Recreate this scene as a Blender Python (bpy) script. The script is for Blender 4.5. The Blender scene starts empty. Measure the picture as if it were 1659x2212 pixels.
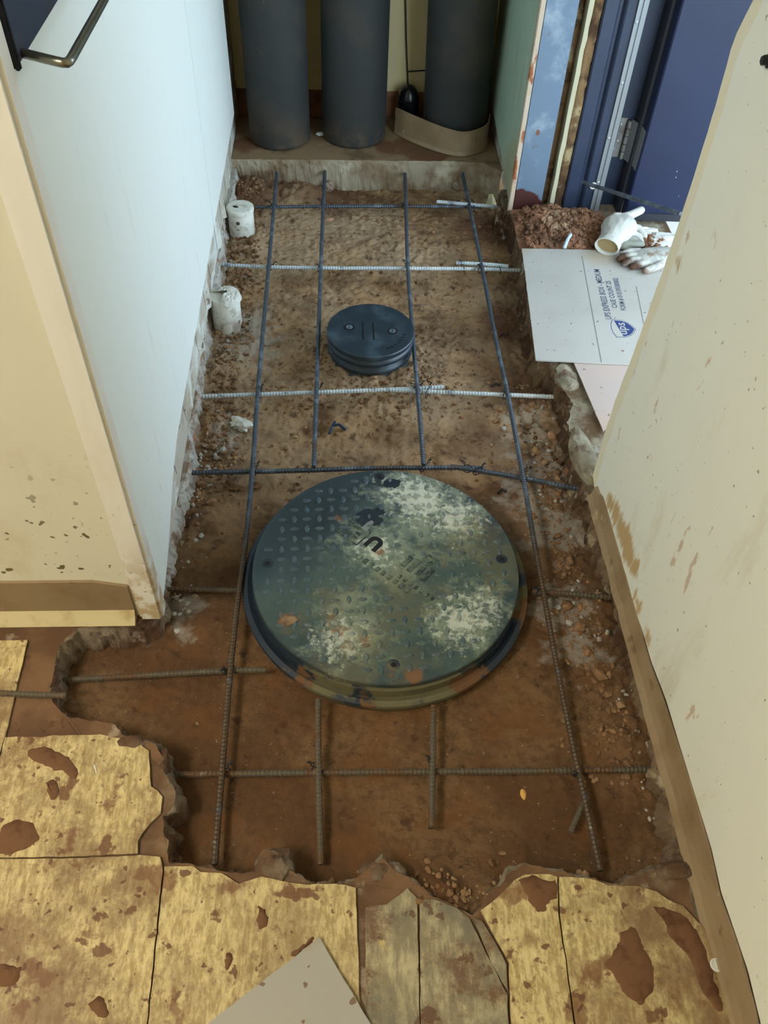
import bpy, bmesh, math, random
from mathutils import Vector, Matrix, noise as mnoise
random.seed(7)
SC = bpy.context.scene
COL = SC.collection

# ------------------------------------------------------------------ camera, daylight, exposure
cam_data = bpy.data.cameras.new('camera')
cam_data.sensor_fit = 'VERTICAL'
cam_data.sensor_height = 36.0
cam_data.lens = 29.43
cam_data.clip_start = 0.02
cam = bpy.data.objects.new('camera', cam_data)
COL.objects.link(cam)
cam.matrix_world = Matrix(((0.99864, 0.00600, -0.05187, 0.0),
                           (-0.03850, 0.75584, -0.65362, 0.0),
                           (0.03528, 0.65473, 0.75504, 1.386),
                           (0, 0, 0, 1)))
SC.camera = cam

world = bpy.data.worlds.new('overcast_sky')
SC.world = world
world.use_nodes = True
bg = world.node_tree.nodes['Background']
bg.inputs[0].default_value = (0.66, 0.84, 1.0, 1)
bg.inputs[1].default_value = 8.0

portal_data = bpy.data.lights.new('doorway_portal', 'AREA')
portal_data.shape = 'RECTANGLE'
portal_data.size = 1.15
portal_data.size_y = 2.05
portal_data.cycles.is_portal = True
portal = bpy.data.objects.new('doorway_portal', portal_data)
portal.location = (0.70, 1.87, 1.03)
portal.rotation_euler = (math.radians(90), 0, math.radians(90))
COL.objects.link(portal)

SC.view_settings.view_transform = 'Standard'
SC.view_settings.look = 'None'
SC.view_settings.gamma = 1.0
SC.view_settings.use_curve_mapping = False
SC.view_settings.exposure = 0.0

# ------------------------------------------------------------------ materials
def S(h, a=1.0):
    o = []
    for i in (0, 2, 4):
        c = int(h[i:i + 2], 16) / 255.0
        o.append(c / 12.92 if c <= 0.04045 else ((c + 0.055) / 1.055) ** 2.4)
    return (o[0], o[1], o[2], a)

MATS = {}
def mat(name, base, rough=0.8, metal=0.0, layers=(), bump=(), spec=0.4, emit=None):
    m = bpy.data.materials.new(name)
    MATS[name] = m
    m.use_nodes = True
    nt = m.node_tree
    N, L = nt.nodes, nt.links
    p = N['Principled BSDF']
    p.inputs['Roughness'].default_value = rough
    p.inputs['Metallic'].default_value = metal
    p.inputs['Specular IOR Level'].default_value = spec
    if emit:
        p.inputs['Emission Color'].default_value = emit[0]
        p.inputs['Emission Strength'].default_value = emit[1]
    tc = N.new('ShaderNodeTexCoord')
    def mapped(st, off):
        mp = N.new('ShaderNodeMapping')
        mp.inputs['Scale'].default_value = st
        mp.inputs['Location'].default_value = off
        L.new(tc.outputs['Object'], mp.inputs[0])
        return mp.outputs[0]
    def math_(op, a, b=None, c=None):
        n = N.new('ShaderNodeMath'); n.operation = op
        for i, v in enumerate((a, b, c)):
            if v is None: continue
            if isinstance(v, (int, float)): n.inputs[i].default_value = v
            else: L.new(v, n.inputs[i])
        return n.outputs[0]
    def ramp(v, lo, hi):
        n = N.new('ShaderNodeMapRange'); n.interpolation_type = 'SMOOTHSTEP'
        n.inputs[1].default_value = lo; n.inputs[2].default_value = hi
        L.new(v, n.inputs[0])
        return n.outputs[0]
    col = N.new('ShaderNodeRGB'); col.outputs[0].default_value = base
    cur = col.outputs[0]
    curr = None
    for i, ly in enumerate(layers):
        off = ly.get('o', (3.1 * i + 1, 1.7 * i, 0.3 * i))
        if ly.get('kind') == 'voronoi':
            t = N.new('ShaderNodeTexVoronoi'); t.inputs['Scale'].default_value = ly['s']
            L.new(mapped(ly.get('st', (1, 1, 1)), off), t.inputs['Vector'])
            fac = ramp(t.outputs['Distance'], *ly['t'])
        else:
            t = N.new('ShaderNodeTexNoise'); t.inputs['Scale'].default_value = ly['s']
            t.inputs['Detail'].default_value = ly.get('d', 4)
            t.inputs['Roughness'].default_value = ly.get('r', 0.6)
            t.inputs['Distortion'].default_value = ly.get('dist', 0)
            L.new(mapped(ly.get('st', (1, 1, 1)), off), t.inputs['Vector'])
            if 'blobs' in ly:
                best = None
                for (bx, by, bz, br) in ly['blobs']:
                    d = N.new('ShaderNodeVectorMath'); d.operation = 'DISTANCE'
                    L.new(tc.outputs['Object'], d.inputs[0]); d.inputs[1].default_value = (bx, by, bz)
                    v = math_('SUBTRACT', br, d.outputs['Value'])
                    best = v if best is None else math_('MAXIMUM', best, v)
                v = math_('MULTIPLY_ADD', math_('SUBTRACT', t.outputs['Fac'], 0.5), ly.get('amp', 0.1), best)
                fac = ramp(v, -ly.get('soft', 0.01), ly.get('soft', 0.01))
            else:
                fac = ramp(t.outputs['Fac'], *ly['t'])
        if 'grad' in ly:
            ax, a, b = ly['grad']
            sx = N.new('ShaderNodeSeparateXYZ'); L.new(tc.outputs['Object'], sx.inputs[0])
            fac = math_('MULTIPLY', fac, ramp(sx.outputs[ax], a, b) if a < b else math_('SUBTRACT', 1.0, ramp(sx.outputs[ax], b, a)))
        if 'f' in ly:
            fac = math_('MULTIPLY', fac, ly['f'])
        mx = N.new('ShaderNodeMix'); mx.data_type = 'RGBA'
        L.new(fac, mx.inputs[0]); L.new(cur, mx.inputs[6]); mx.inputs[7].default_value = ly['c']
        cur = mx.outputs[2]
        if 'ro' in ly:
            mr = N.new('ShaderNodeMix'); mr.data_type = 'FLOAT'
            L.new(fac, mr.inputs[0])
            if curr is None: mr.inputs[2].default_value = rough
            else: L.new(curr, mr.inputs[2])
            mr.inputs[3].default_value = ly['ro']
            curr = mr.outputs[0]
    L.new(cur, p.inputs['Base Color'])
    if curr is not None: L.new(curr, p.inputs['Roughness'])
    nrm = None
    for (s, strength, dist) in bump:
        t = N.new('ShaderNodeTexNoise'); t.inputs['Scale'].default_value = s
        t.inputs['Detail'].default_value = 9; t.inputs['Roughness'].default_value = .68
        L.new(tc.outputs['Object'], t.inputs['Vector'])
        b = N.new('ShaderNodeBump'); b.inputs['Strength'].default_value = strength
        b.inputs['Distance'].default_value = dist
        L.new(t.outputs['Fac'], b.inputs['Height'])
        if nrm is not None: L.new(nrm, b.inputs['Normal'])
        nrm = b.outputs[0]
    if nrm is not None: L.new(nrm, p.inputs['Normal'])
    return m

MUD = S('6e4426')
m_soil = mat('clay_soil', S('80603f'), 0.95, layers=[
    dict(c=S('644529'), s=5, t=(.40, .62), d=6),
    dict(c=S('553a22'), s=60, t=(.45, .62), d=6, f=.5),
    dict(c=S('b8936b'), s=9, t=(.38, .64), d=8, f=.8, grad=(1, .9, 1.6)),
    dict(c=S('bba081'), s=3.2, t=(.38, .60), d=8, f=.7, grad=(1, 1.1, 1.7)),
    dict(c=S('5f3d27'), s=30, t=(.54, .68), d=7, r=.7, f=.7, grad=(1, 1.0, 1.5)),
    dict(c=S('66402a'), s=3.6, d=8, blobs=[(.52, 1.75, -.09, .10), (.53, 2.0, -.09, .12), (-.30, 2.75, -.06, .12), (.0, 2.72, -.09, .10), (.50, 2.55, -.1, .12), (.5, 1.4, -.1, .05)], amp=.22, soft=.06, f=.75),  # red-brown soil; blobs by the doorway also paint shade under the cardboard
    dict(c=S('44281a'), s=26, t=(.58, .70), d=6, f=.75),
    dict(c=S('774f2a'), s=14, t=(.48, .66), d=6, f=.7, grad=(1, 1.2, .7)),
    dict(c=S('b9b2a6'), s=22, d=7, blobs=[(.49, 1.56, -.09, .05), (.50, 1.43, -.09, .06), (.45, 1.31, -.09, .05), (.5, 1.22, -.09, .06),
         (-.25, 1.9, -.1, .06), (-.29, 1.55, -.1, .04), (-.32, .99, -.08, .03), (.46, .99, -.08, .05), (-.27, 2.0, -.1, .07), (.48, .9, -.08, .05)], amp=.34, soft=.035, f=.5),
    dict(c=S('b9ab98'), s=120, t=(.70, .74), d=2, f=.45),
], bump=[(30, .75, .016), (150, .5, .006)])
m_clod = mat('soil_clods', S('865e45'), 0.95, layers=[dict(c=S('583c28'), s=18, t=(.4, .65)), dict(c=S('a08468'), s=11, t=(.55, .7), f=.8)], bump=[(90, .5, .004)])
m_crumb = mat('dry_soil_crumbs', S('8f6c4c'), 0.95, layers=[dict(c=S('664930'), s=9, t=(.42, .62)), dict(c=S('ad8b68'), s=14, t=(.52, .66), f=.8)], bump=[(110, .5, .004)])
m_concedge = mat('shaded_earthy_edge', S('7d6850'), 0.95, layers=[dict(c=S('4f3726'), s=8, t=(.40, .58), d=8, r=.7), dict(c=S('b5a688'), s=15, t=(.58, .68), d=7, f=.8), dict(c=S('c9c4ba'), s=11, t=(.62, .70), d=6, f=.7)], bump=[(40, .8, .010), (140, .5, .004)])  # brown soil tone, darkened to paint in the shade beside the cardboard
m_conc2 = mat('soiled_plaster', S('9a8775'), 0.92, layers=[dict(c=S('6b4a36'), s=14, t=(.42, .56), d=7), dict(c=S('cfc7ba'), s=20, t=(.54, .64), d=6, f=.85)], bump=[(50, .8, .008)])
m_concpale = mat('ochre_broken_concrete', S('9f937c'), 0.92, layers=[
    dict(c=S('75593c'), s=7, t=(.44, .60), d=8, r=.7),
    dict(c=S('bfb59a'), s=14, t=(.50, .66), d=8, f=.8),
    dict(c=S('d8d2c6'), s=9, t=(.56, .66), d=7, f=.8),
    dict(c=S('6d4a2e'), s=16, t=(.56, .66), d=6, f=.7)], bump=[(35, 1.0, .014), (140, .5, .004)])
m_plastercrumb = mat('plaster_crumbs', S('b0aca3'), 0.9, layers=[dict(c=S('8c7766'), s=14, t=(.45, .6)), dict(c=S('a9795c'), s=20, t=(.58, .68), f=.7)], bump=[(80, .5, .004)])
m_conc = mat('broken_concrete', S('a08f7b'), 0.92, layers=[
    dict(c=S('6b4c34'), s=6, t=(.42, .60), d=7),
    dict(c=S('b9a88e'), s=13, t=(.52, .68), d=7, f=.8),
    dict(c=S('bcaa9c'), s=30, t=(.6, .7), d=4, f=.6),
    dict(c=S('6c4c32'), s=9, t=(.5, .66), d=6, f=.8),
    dict(c=S('4e3a2a'), s=48, t=(.56, .68), d=7, f=.7)], bump=[(40, 1.0, .014), (130, .6, .006)])
m_slab = mat('muddy_slab', S('75573c'), 0.9, layers=[
    dict(c=S('5d422c'), s=7, t=(.40, .58), d=7),
    dict(c=S('8d7a62'), s=5, t=(.52, .66), d=6, f=.8),
    dict(c=S('b5a48c'), s=16, t=(.60, .72), d=6, f=.6),
    dict(c=S('4d2f1c'), s=34, t=(.62, .7), d=4, f=.7)], bump=[(45, .4, .006), (170, .3, .003)])
m_curb = mat('curb_concrete', S('9c907a'), 0.9, layers=[
    dict(c=S('7b664d'), s=8, t=(.42, .62), d=6),
    dict(c=S('c4bca4'), s=6, t=(.58, .7), d=7, f=.8),
    dict(c=S('6c4028'), s=5, t=(.56, .68), d=6, f=.8, grad=(2, .01, -.12))], bump=[(50, .45, .005)])
m_alcove = mat('alcove_slab', S('8a7255'), 0.9, layers=[dict(c=S('6d4a30'), s=6, d=6, blobs=[(.25, 2.93, 0, .06), (.33, 2.84, 0, .07), (.17, 2.9, 0, .05), (-.32, 2.9, 0, .05)], amp=.2, soft=.02),
    dict(c=S('5a4630'), s=9, t=(.5, .66), d=6, f=.7)], bump=[(50, .3, .004)])

m_tile = mat('cream_vinyl_tile', S('a38c5c'), 0.55, layers=[
    dict(c=S('cfbb88'), s=40, t=(.40, .58), d=10, r=.8, st=(2.2, .7, 1)),
    dict(c=S('8d7447'), s=70, t=(.50, .70), d=6, st=(1.6, .45, 1), f=.6),
    dict(c=S('7a5f42'), s=5, t=(.44, .66), d=10, r=.75, f=.6),
    dict(c=S('74563a'), s=13, d=10, r=.75, blobs=[(-.42, .20, 0, .12), (-.52, .32, 0, .08), (-.33, .12, 0, .08), (-.58, .2, 0, .08), (.49, .27, 0, .06), (.50, .36, 0, .06), (.52, .2, 0, .06), (.40, .18, 0, .04), (.46, .40, 0, .03), (-.35, .42, 0, .03), (-.30, .50, 0, .03), (-.60, .66, 0, .05), (-.64, .72, 0, .05), (.43, .2, 0, .05), (-.4, .47, 0, .03)], amp=.5, soft=.07, f=.8),
    dict(c=S('e2d29c'), s=22, t=(.58, .72), d=9, r=.75, f=.6),
    dict(c=S('6e4e33'), s=75, t=(.57, .68), d=5, f=.55),
    dict(c=S('70492d'), s=13, t=(.62, .67), d=5, r=.55, f=.75),
    dict(c=S('643e25'), s=27, t=(.63, .67), d=4, r=.5, f=.85),
    dict(c=S('5d381f'), s=58, t=(.655, .69), d=3, r=.45, f=.85)], bump=[(120, .15, .002)])
m_tile_dirty = mat('dirty_vinyl_tile', S('85795f'), 0.6, layers=[
    dict(c=S('b3a582'), s=26, t=(.42, .62), d=9, r=.7, st=(2, .6, 1)),
    dict(c=S('6c6656'), s=9, t=(.40, .62), d=9, r=.7, f=.85),
    dict(c=S('664630'), s=8, t=(.46, .60), d=10, r=.75, f=.85),
    dict(c=S('d0b46a'), s=18, t=(.66, .70), d=5, f=.5),
    dict(c=S('5a3a24'), s=26, t=(.60, .65), d=4, f=.8)], bump=[(120, .25, .002)])
m_mud = mat('wet_mud', S('6d4b30'), 0.85, layers=[dict(c=S('55341d'), s=25, t=(.45, .65)), dict(c=S('8f6038'), s=12, t=(.55, .68), f=.7)], bump=[(70, .5, .004)])

m_bluewall = mat('painted_panel_cool', S('e4e8e3'), 0.55, layers=[
    dict(c=S('c3b48e'), s=3.5, t=(.58, .72), d=6, f=.35, grad=(1, 1.4, 1.0)),
    dict(c=S('b9a37a'), s=12, t=(.64, .7), d=4, st=(1, 2, .4), f=.5, grad=(2, .5, .1)),
    dict(c=S('b9bab0'), s=14, t=(.6, .75), d=3, st=(1, 2.5, .25), f=.25)], bump=[(220, .06, .002)])
m_stub = mat('cream_stub_wall', S('dad6c4'), 0.55, layers=[
    dict(c=S('b59a63'), s=5, t=(.56, .72), d=6, f=.3, st=(1, 1, .5)),
    dict(c=S('5e5426'), s=46, t=(.69, .715), d=2, r=.4, f=.95, grad=(2, .50, .22)),
    dict(c=S('6d6033'), s=110, t=(.70, .73), d=2, f=.8, grad=(2, .50, .22))], bump=[(180, .1, .002)])
m_trim = mat('cream_corner_trim', S('e6e3dc'), 0.5, layers=[
    dict(c=S('b0904f'), s=13, t=(.46, .56), d=5, f=.75, grad=(2, .28, .05)),
    dict(c=S('c9b183'), s=6, t=(.55, .7), d=5, st=(1, 1, .3), f=.2),
    dict(c=S('6d5a34'), s=70, t=(.68, .71), d=2, f=.7, grad=(2, .4, .2))], bump=[(160, .06, .002)])
WALLSPOTS = [(.574, y, z, r) for (y, z), r in zip([(1.163,0.069),(1.121,0.080),(1.078,0.088),(1.039,0.090),(1.005,0.089),(0.968,0.098),(0.912,0.062),(0.826,0.064)], (.020, .028, .034, .034, .030, .020, .016, .012))]
ENDSPOTS = [(.574, y, z, r) for (y, z), r in zip([(1.274,0.400),(1.268,0.377),(1.265,0.351),(1.240,0.608),(1.283,0.955),(1.271,0.836)], (.010, .014, .012, .006, .010, .008))]
m_rwall = mat('off_white_wall', S('e0e1d6'), 0.55, layers=[
    dict(c=S('b9aa84'), s=6, t=(.58, .72), d=6, st=(1, 1.2, .4), f=.4),
    dict(c=S('a97b46'), s=14, t=(.66, .70), d=4, st=(1, 1.4, .5), f=.55),
    dict(c=S('b3935f'), s=34, d=8, r=.65, st=(1, 2.0, .3), blobs=WALLSPOTS, amp=.10, soft=.010, f=.9),
    dict(c=S('a57f3f'), s=20, d=7, st=(1, 1.5, .4), blobs=ENDSPOTS, amp=.10, soft=.012, f=.8),
    dict(c=S('6e5334'), s=90, t=(.72, .745), d=2, f=.7)], bump=[(260, .22, .002)])
m_rcore = mat('wall_core_edge', S('ddd7c0'), 0.75, layers=[
    dict(c=S('b08a50'), s=10, t=(.63, .72), d=6, st=(1, 1, .5), f=.5),
    dict(c=S('e2d9bd'), s=22, t=(.5, .65), d=6, st=(1, 1, .3)),
    dict(c=S('a8946c'), s=18, t=(.62, .72), d=6, st=(1, 1, .3), f=.5)], bump=[(60, .5, .004)])
m_cove = mat('tan_cove_base', S('917c60'), 0.5, layers=[dict(c=S('7b6346'), s=9, t=(.45, .65), d=6, f=.6), dict(c=S('5f4630'), s=22, t=(.62, .7), d=5, f=.6), dict(c=S('cdb48a'), s=15, t=(.64, .74), f=.5)], bump=[(60, .1, .003)])
m_covelip = mat('cream_cove_lip', S('c2b28a'), 0.5, layers=[dict(c=S('9b7b48'), s=12, t=(.5, .66), f=.6)])
m_backwall = mat('alcove_wall_cream', S('d9cb9b'), 0.6, bump=[(150, .08, .002)])
m_backbase = mat('brown_wall_base', S('8b6446'), 0.6, layers=[dict(c=S('6d4a30'), s=9, t=(.5, .66))])
m_green = mat('pale_green_panel', S('b4cab6'), 0.5, layers=[dict(c=S('a2a173'), s=7, t=(.52, .66), d=6, st=(1, 2, .3), f=.6), dict(c=S('84a08c'), s=4, t=(.5, .7), f=.4), dict(c=S('a99a66'), s=6, d=5, blobs=[(.55, 2.5, .05, .16)], amp=.1, soft=.05, f=.5)], bump=[(150, .06, .002)])
m_substrate = mat('exposed_wall_board', S('b4ad9e'), 0.9, layers=[dict(c=S('8f7a60'), s=9, t=(.50, .66), d=6, f=.6), dict(c=S('cfd0c8'), s=10, t=(.5, .62), d=6, st=(1, .6, 1)), dict(c=S('5b4632'), s=24, t=(.62, .68), d=5, f=.8)], bump=[(50, .5, .004)])
m_steelplate = mat('rusty_blue_steel', S('697a8c'), 0.5, 0.25, layers=[
    dict(c=S('93a0aa'), s=13, t=(.50, .72), d=6, f=.8),
    dict(c=S('5b6d80'), s=5, t=(.45, .65), d=5, f=.6),
    dict(c=S('7a4a35'), s=16, t=(.63, .67), d=5, f=.9),
    dict(c=S('4d2a26'), s=9, d=4, blobs=[(.575, 2.5, .02, .05), (.60, 2.5, .02, .045), (.615, 2.5, -.02, .06), (.57, 2.5, -.03, .07)], amp=.05, soft=.003)], bump=[(70, .2, .002)])
m_rustystrip = mat('pale_rusted_strip', S('b8a692'), 0.55, layers=[dict(c=S('8d4c27'), s=12, t=(.56, .62), d=5, st=(1, 1, .5)), dict(c=S('b59a74'), s=20, t=(.5, .64), f=.6)], bump=[(90, .2, .002)])
m_mortar = mat('brown_mortar', S('7d6242'), 0.95, layers=[dict(c=S('4a3320'), s=9, t=(.45, .6), d=6), dict(c=S('a3906a'), s=14, t=(.58, .68), d=6)], bump=[(45, .8, .008)])
m_caulk = mat('cream_caulk_strip', S('b0a98c'), 0.7, layers=[dict(c=S('8b7a55'), s=12, t=(.6, .7))], bump=[(60, .3, .004)])
m_navyframe = mat('dark_blue_frame_paint', S('2c3448'), 0.4, layers=[dict(c=S('222a3a'), s=4, t=(.45, .65), f=.6), dict(c=S('6d6d6a'), s=60, t=(.72, .75), f=.4)], bump=[(120, .05, .002)])
m_navy = mat('navy_door_paint', S('1d2541'), 0.4, layers=[dict(c=S('192038'), s=3, t=(.42, .66), f=.6), dict(c=S('5a5a6a'), s=5, t=(.55, .75), f=.3, grad=(2, .25, .0)), dict(c=S('a9b4c4'), s=45, t=(.735, .75), d=3, st=(1, 1, .4), f=.8)], bump=[(140, .08, .001)])
m_dark = mat('dark_gap_paint', S('2a2b33'), 0.6)
m_alu = mat('aluminium_strip', S('8c9093'), 0.45, 0.5, layers=[dict(c=S('8b8a88'), s=12, t=(.45, .65), st=(1, 1, .3), f=.6)])
m_hinge = mat('dull_hinge_steel', S('8a8782'), 0.45, 0.5, layers=[dict(c=S('5e5148'), s=14, t=(.5, .66), f=.6)])
m_screw = mat('zinc_screw', S('a8acb0'), 0.35, 0.7)

m_bar = mat('blue_grey_rebar', S('474e57'), 0.5, 0.35, layers=[dict(c=S('727c88'), s=22, t=(.5, .65), f=.6), dict(c=S('4f3d2d'), s=9, t=(.58, .68), f=.7)], bump=[(200, .2, .001)])
m_barlong = mat('half_muddy_rebar', S('474e57'), 0.55, 0.35, layers=[dict(c=S('727c88'), s=22, t=(.5, .65), f=.6), dict(c=S('54422f'), s=16, t=(.30, .45), f=.95, grad=(1, -.30, -.62)), dict(c=S('8a8577'), s=26, t=(.6, .7), f=.6, grad=(1, -.30, -.62))], bump=[(200, .2, .001)])
m_bardust = mat('dusty_pale_rebar', S('b3bcc0'), 0.75, 0.1, layers=[dict(c=S('6f7880'), s=20, t=(.52, .66), f=.8), dict(c=S('d6d9d6'), s=11, t=(.52, .66), f=.8)], bump=[(200, .3, .001)])
m_barmud = mat('muddy_rebar', S('5a5142'), 0.75, 0.15, layers=[dict(c=S('5f4630'), s=14, t=(.47, .58), d=5), dict(c=S('9b978a'), s=26, t=(.60, .70), f=.6)], bump=[(200, .3, .001)])
m_tie = mat('black_tie_wire', S('26262b'), 0.5, 0.4)

LID_DIRT = [
    dict(c=S('263138'), s=6, t=(.45, .65), f=.7),
    dict(c=S('4d5f58'), s=6, d=10, r=.7, blobs=[(.08, .97, 0, .17), (.22, 1.05, 0, .14), (.10, 1.10, 0, .09), (.25, .92, 0, .08), (-.08, .95, 0, .06)], amp=.40, soft=.07, ro=.65, f=.75),
    dict(c=S('8b9580'), s=22, d=10, r=.72, blobs=[(.20, 1.23, 0, .075), (.26, 1.17, 0, .06), (.15, 1.28, 0, .05), (.07, 1.11, 0, .05), (.03, .93, 0, .05), (.02, .88, 0, .04), (.24, .92, 0, .05), (.29, .97, 0, .03), (.12, 1.06, 0, .05), (.16, 1.15, 0, .05)], amp=.50, soft=.05, ro=.85, f=.7),
    dict(c=S('cfd3c4'), s=55, d=8, r=.7, blobs=[(.24, .92, 0, .035), (.18, 1.24, 0, .045), (.25, 1.19, 0, .035), (.0, .88, 0, .025), (.14, 1.27, 0, .03), (.28, .95, 0, .02), (.08, 1.10, 0, .015)], amp=.36, soft=.03, ro=.85, f=.75),
    dict(c=S('796a44'), s=14, d=9, r=.7, blobs=[(.06, .88, 0, .06), (.0, .95, 0, .06), (.28, 1.12, 0, .06), (.33, 1.06, 0, .05), (.02, .84, 0, .05), (.14, .83, 0, .04), (.12, .98, 0, .05)], amp=.40, soft=.04, ro=.8, f=.32),
    dict(c=S('80593a'), s=34, d=7, blobs=[(-.105, .93, 0, .018), (-.02, .93, 0, .010), (.01, .865, 0, .012), (.05, .87, 0, .010), (-.05, 1.01, 0, .008), (.085, 1.10, 0, .008), (.14, .80, 0, .014), (.0, .90, 0, .010), (-.01, 1.19, 0, .005), (.09, .80, 0, .010), (.26, 1.04, 0, .006)], amp=.09, soft=.006, ro=.85, f=.8)]
m_lid = mat('dark_cast_lid', S('323f46'), 0.42, 0.1, layers=LID_DIRT, bump=[(90, .2, .002)])
m_lug = mat('polished_lug_highlight', S('4a5a63'), 0.32, 0.15, layers=[dict(l, f=l.get('f', 1) * .5) for l in LID_DIRT[1:]])  # lighter base colour paints a highlight on the lugs, besides their polish
m_mark = mat('worn_cast_mark', S('343d3c'), 0.5, 0.1, layers=[dict(c=S('77806c'), s=60, t=(.45, .62), d=6, f=.7), dict(c=S('5a6656'), s=20, t=(.5, .65), f=.6)], bump=[(90, .2, .002)])
m_mark2 = mat('dusty_cast_mark', S('5b6658'), 0.6, 0.1, layers=[dict(c=S('98a08a'), s=50, t=(.48, .64), d=6, f=.7)], bump=[(90, .2, .002)])
m_flange = mat('dark_flange', S('252e38'), 0.4, 0.1, layers=[
    dict(c=S('6d6547'), s=16, d=9, r=.7, blobs=[(.10, .76, -.05, .07), (-.02, .79, -.05, .05), (.2, .77, -.05, .06), (.38, 1.0, -.05, .05), (.38, 1.1, -.05, .05)], amp=.34, soft=.02, ro=.85, f=.8),
    dict(c=S('6a4c32'), s=34, d=6, blobs=[(.25, .80, -.05, .03), (.38, .95, -.05, .03), (.05, .76, -.05, .015), (-.08, .82, -.05, .015)], amp=.16, soft=.006, ro=.9)], bump=[(90, .15, .002)])
m_blackhole = mat('recess_black', S('111214'), 0.7)
m_riser = mat('black_plastic', S('29343d'), 0.38, layers=[dict(c=S('4f606c'), s=14, t=(.45, .72), d=7, f=.55), dict(c=S('6d6250'), s=50, t=(.68, .74), f=.4)], bump=[(120, .06, .001)])
m_screw2 = mat('grey_screw_head', S('66737c'), 0.4, 0.2)
m_pvc = mat('white_pvc', S('e2e3da'), 0.4, layers=[dict(c=S('9b8f78'), s=26, t=(.56, .68), d=5, f=.6), dict(c=S('3e3a36'), s=34, t=(.66, .71), d=4, f=.8), dict(c=S('7d5236'), s=22, d=4, t=(.5, .6), f=.6, grad=(2, -.05, -.09))])
m_pipe = mat('charcoal_pipe', S('303231'), 0.75, layers=[dict(c=S('4f4438'), s=3, t=(.42, .66), f=.6), dict(c=S('6a6862'), s=70, t=(.72, .76), d=2, f=.4), dict(c=S('6b543c'), s=12, t=(.4, .6), f=.5, grad=(2, .12, .0))], bump=[(260, .15, .001)])
m_blackgloss = mat('black_gloss', S('141416'), 0.25)
m_board1 = mat('pale_grey_board', S('aaa69f'), 0.8, layers=[dict(c=S('9f9b93'), s=4, t=(.42, .66), f=.6), dict(c=S('6a5240'), s=70, t=(.72, .74), d=1, f=.8), dict(c=S('a08a68'), s=6, d=5, blobs=[(.78, 2.2, 0, .05), (.55, 2.24, 0, .03)], amp=.08, soft=.03, f=.5)])
m_board2 = mat('pinkish_board', S('ab9b93'), 0.8, layers=[dict(c=S('b49c8c'), s=7, t=(.5, .68), f=.6), dict(c=S('6b4030'), s=60, t=(.72, .74), d=1, f=.7)])
m_board3 = mat('grey_board_offcut', S('a09b92'), 0.8, layers=[dict(c=S('94795a'), s=9, t=(.56, .70), d=5, f=.5), dict(c=S('6b4a30'), s=50, t=(.71, .73), d=1, f=.8)])
m_crease = mat('board_crease', S('77736d'), 0.9)
m_print = mat('blue_grey_print', S('35475a'), 0.8)
m_logoblue = mat('logo_blue_print', S('27396a'), 0.8)
m_logowhite = mat('logo_pale', S('aaa69f'), 0.8)
m_glove = mat('white_knit_glove', S('b4b2aa'), 0.95, layers=[dict(c=S('b3a48e'), s=18, t=(.58, .7), f=.6)], bump=[(300, .3, .002)])
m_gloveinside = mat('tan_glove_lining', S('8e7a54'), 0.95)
m_glove2 = mat('soiled_knit_glove', S('aeaca4'), 0.95, layers=[dict(c=S('8b8a84'), s=22, t=(.5, .62), f=.7), dict(c=S('7a5a42'), s=20, d=6, t=(.50, .62), f=.75),
    dict(c=S('4b3426'), s=40, d=4, blobs=[(.83, 2.165, .03, .026), (.842, 2.147, .03, .022), (.86, 2.118, .02, .03)], amp=.03, soft=.012)], bump=[(300, .3, .002)])
m_rag = mat('grey_green_rag', S('8b8c80'), 0.95, layers=[dict(c=S('5f6a5a'), s=14, t=(.5, .64)), dict(c=S('b9b6ae'), s=20, t=(.58, .68))], bump=[(150, .4, .003)])
m_white = mat('white_scrap', S('cfcdc6'), 0.7, layers=[dict(c=S('a98c70'), s=30, t=(.6, .7), f=.6)])
m_foam = mat('pale_yellow_foam', S('d3d2ae'), 0.9, layers=[dict(c=S('9c8a62'), s=24, t=(.55, .68))], bump=[(80, .4, .004)])
m_pebble = mat('pink_stone', S('b58a6c'), 0.85, bump=[(80, .3, .003)])
m_chip = mat('straw_chip', S('d9a858'), 0.7)
m_bluetube = mat('pale_blue_plastic', S('b3c4d6'), 0.5)
m_darkplastic = mat('dark_blue_plastic_scrap', S('23304a'), 0.4)
m_rail = mat('brushed_steel_rail', S('8d8a7c'), 0.3, 0.85, layers=[dict(c=S('6b675a'), s=30, t=(.5, .66), f=.5)])
m_mirror = mat('dark_grey_panel', S('3c4356'), 0.3, layers=[dict(c=S('51484a'), s=12, t=(.5, .65), f=.5)])
m_ceil = mat('ceiling_paint', S('dcd8cc'), 0.9)
m_shell = mat('room_wall_cream', S('d8cfae'), 0.8)
m_pave = mat('outdoor_paving', S('a9a59c'), 0.9)
m_lamp = mat('lamp_diffuser', S('ffffff'), 0.5, emit=((1.0, 0.97, 0.86, 1), 29.5))
m_lampbody = mat('white_lamp_body', S('e8e8e4'), 0.5)

# ------------------------------------------------------------------ building helpers
def nz(x, y, z=0.0, s=1.0, o=3):
    return mnoise.fractal((x * s, y * s, z * s), 1.0, 2.0, o)

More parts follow.
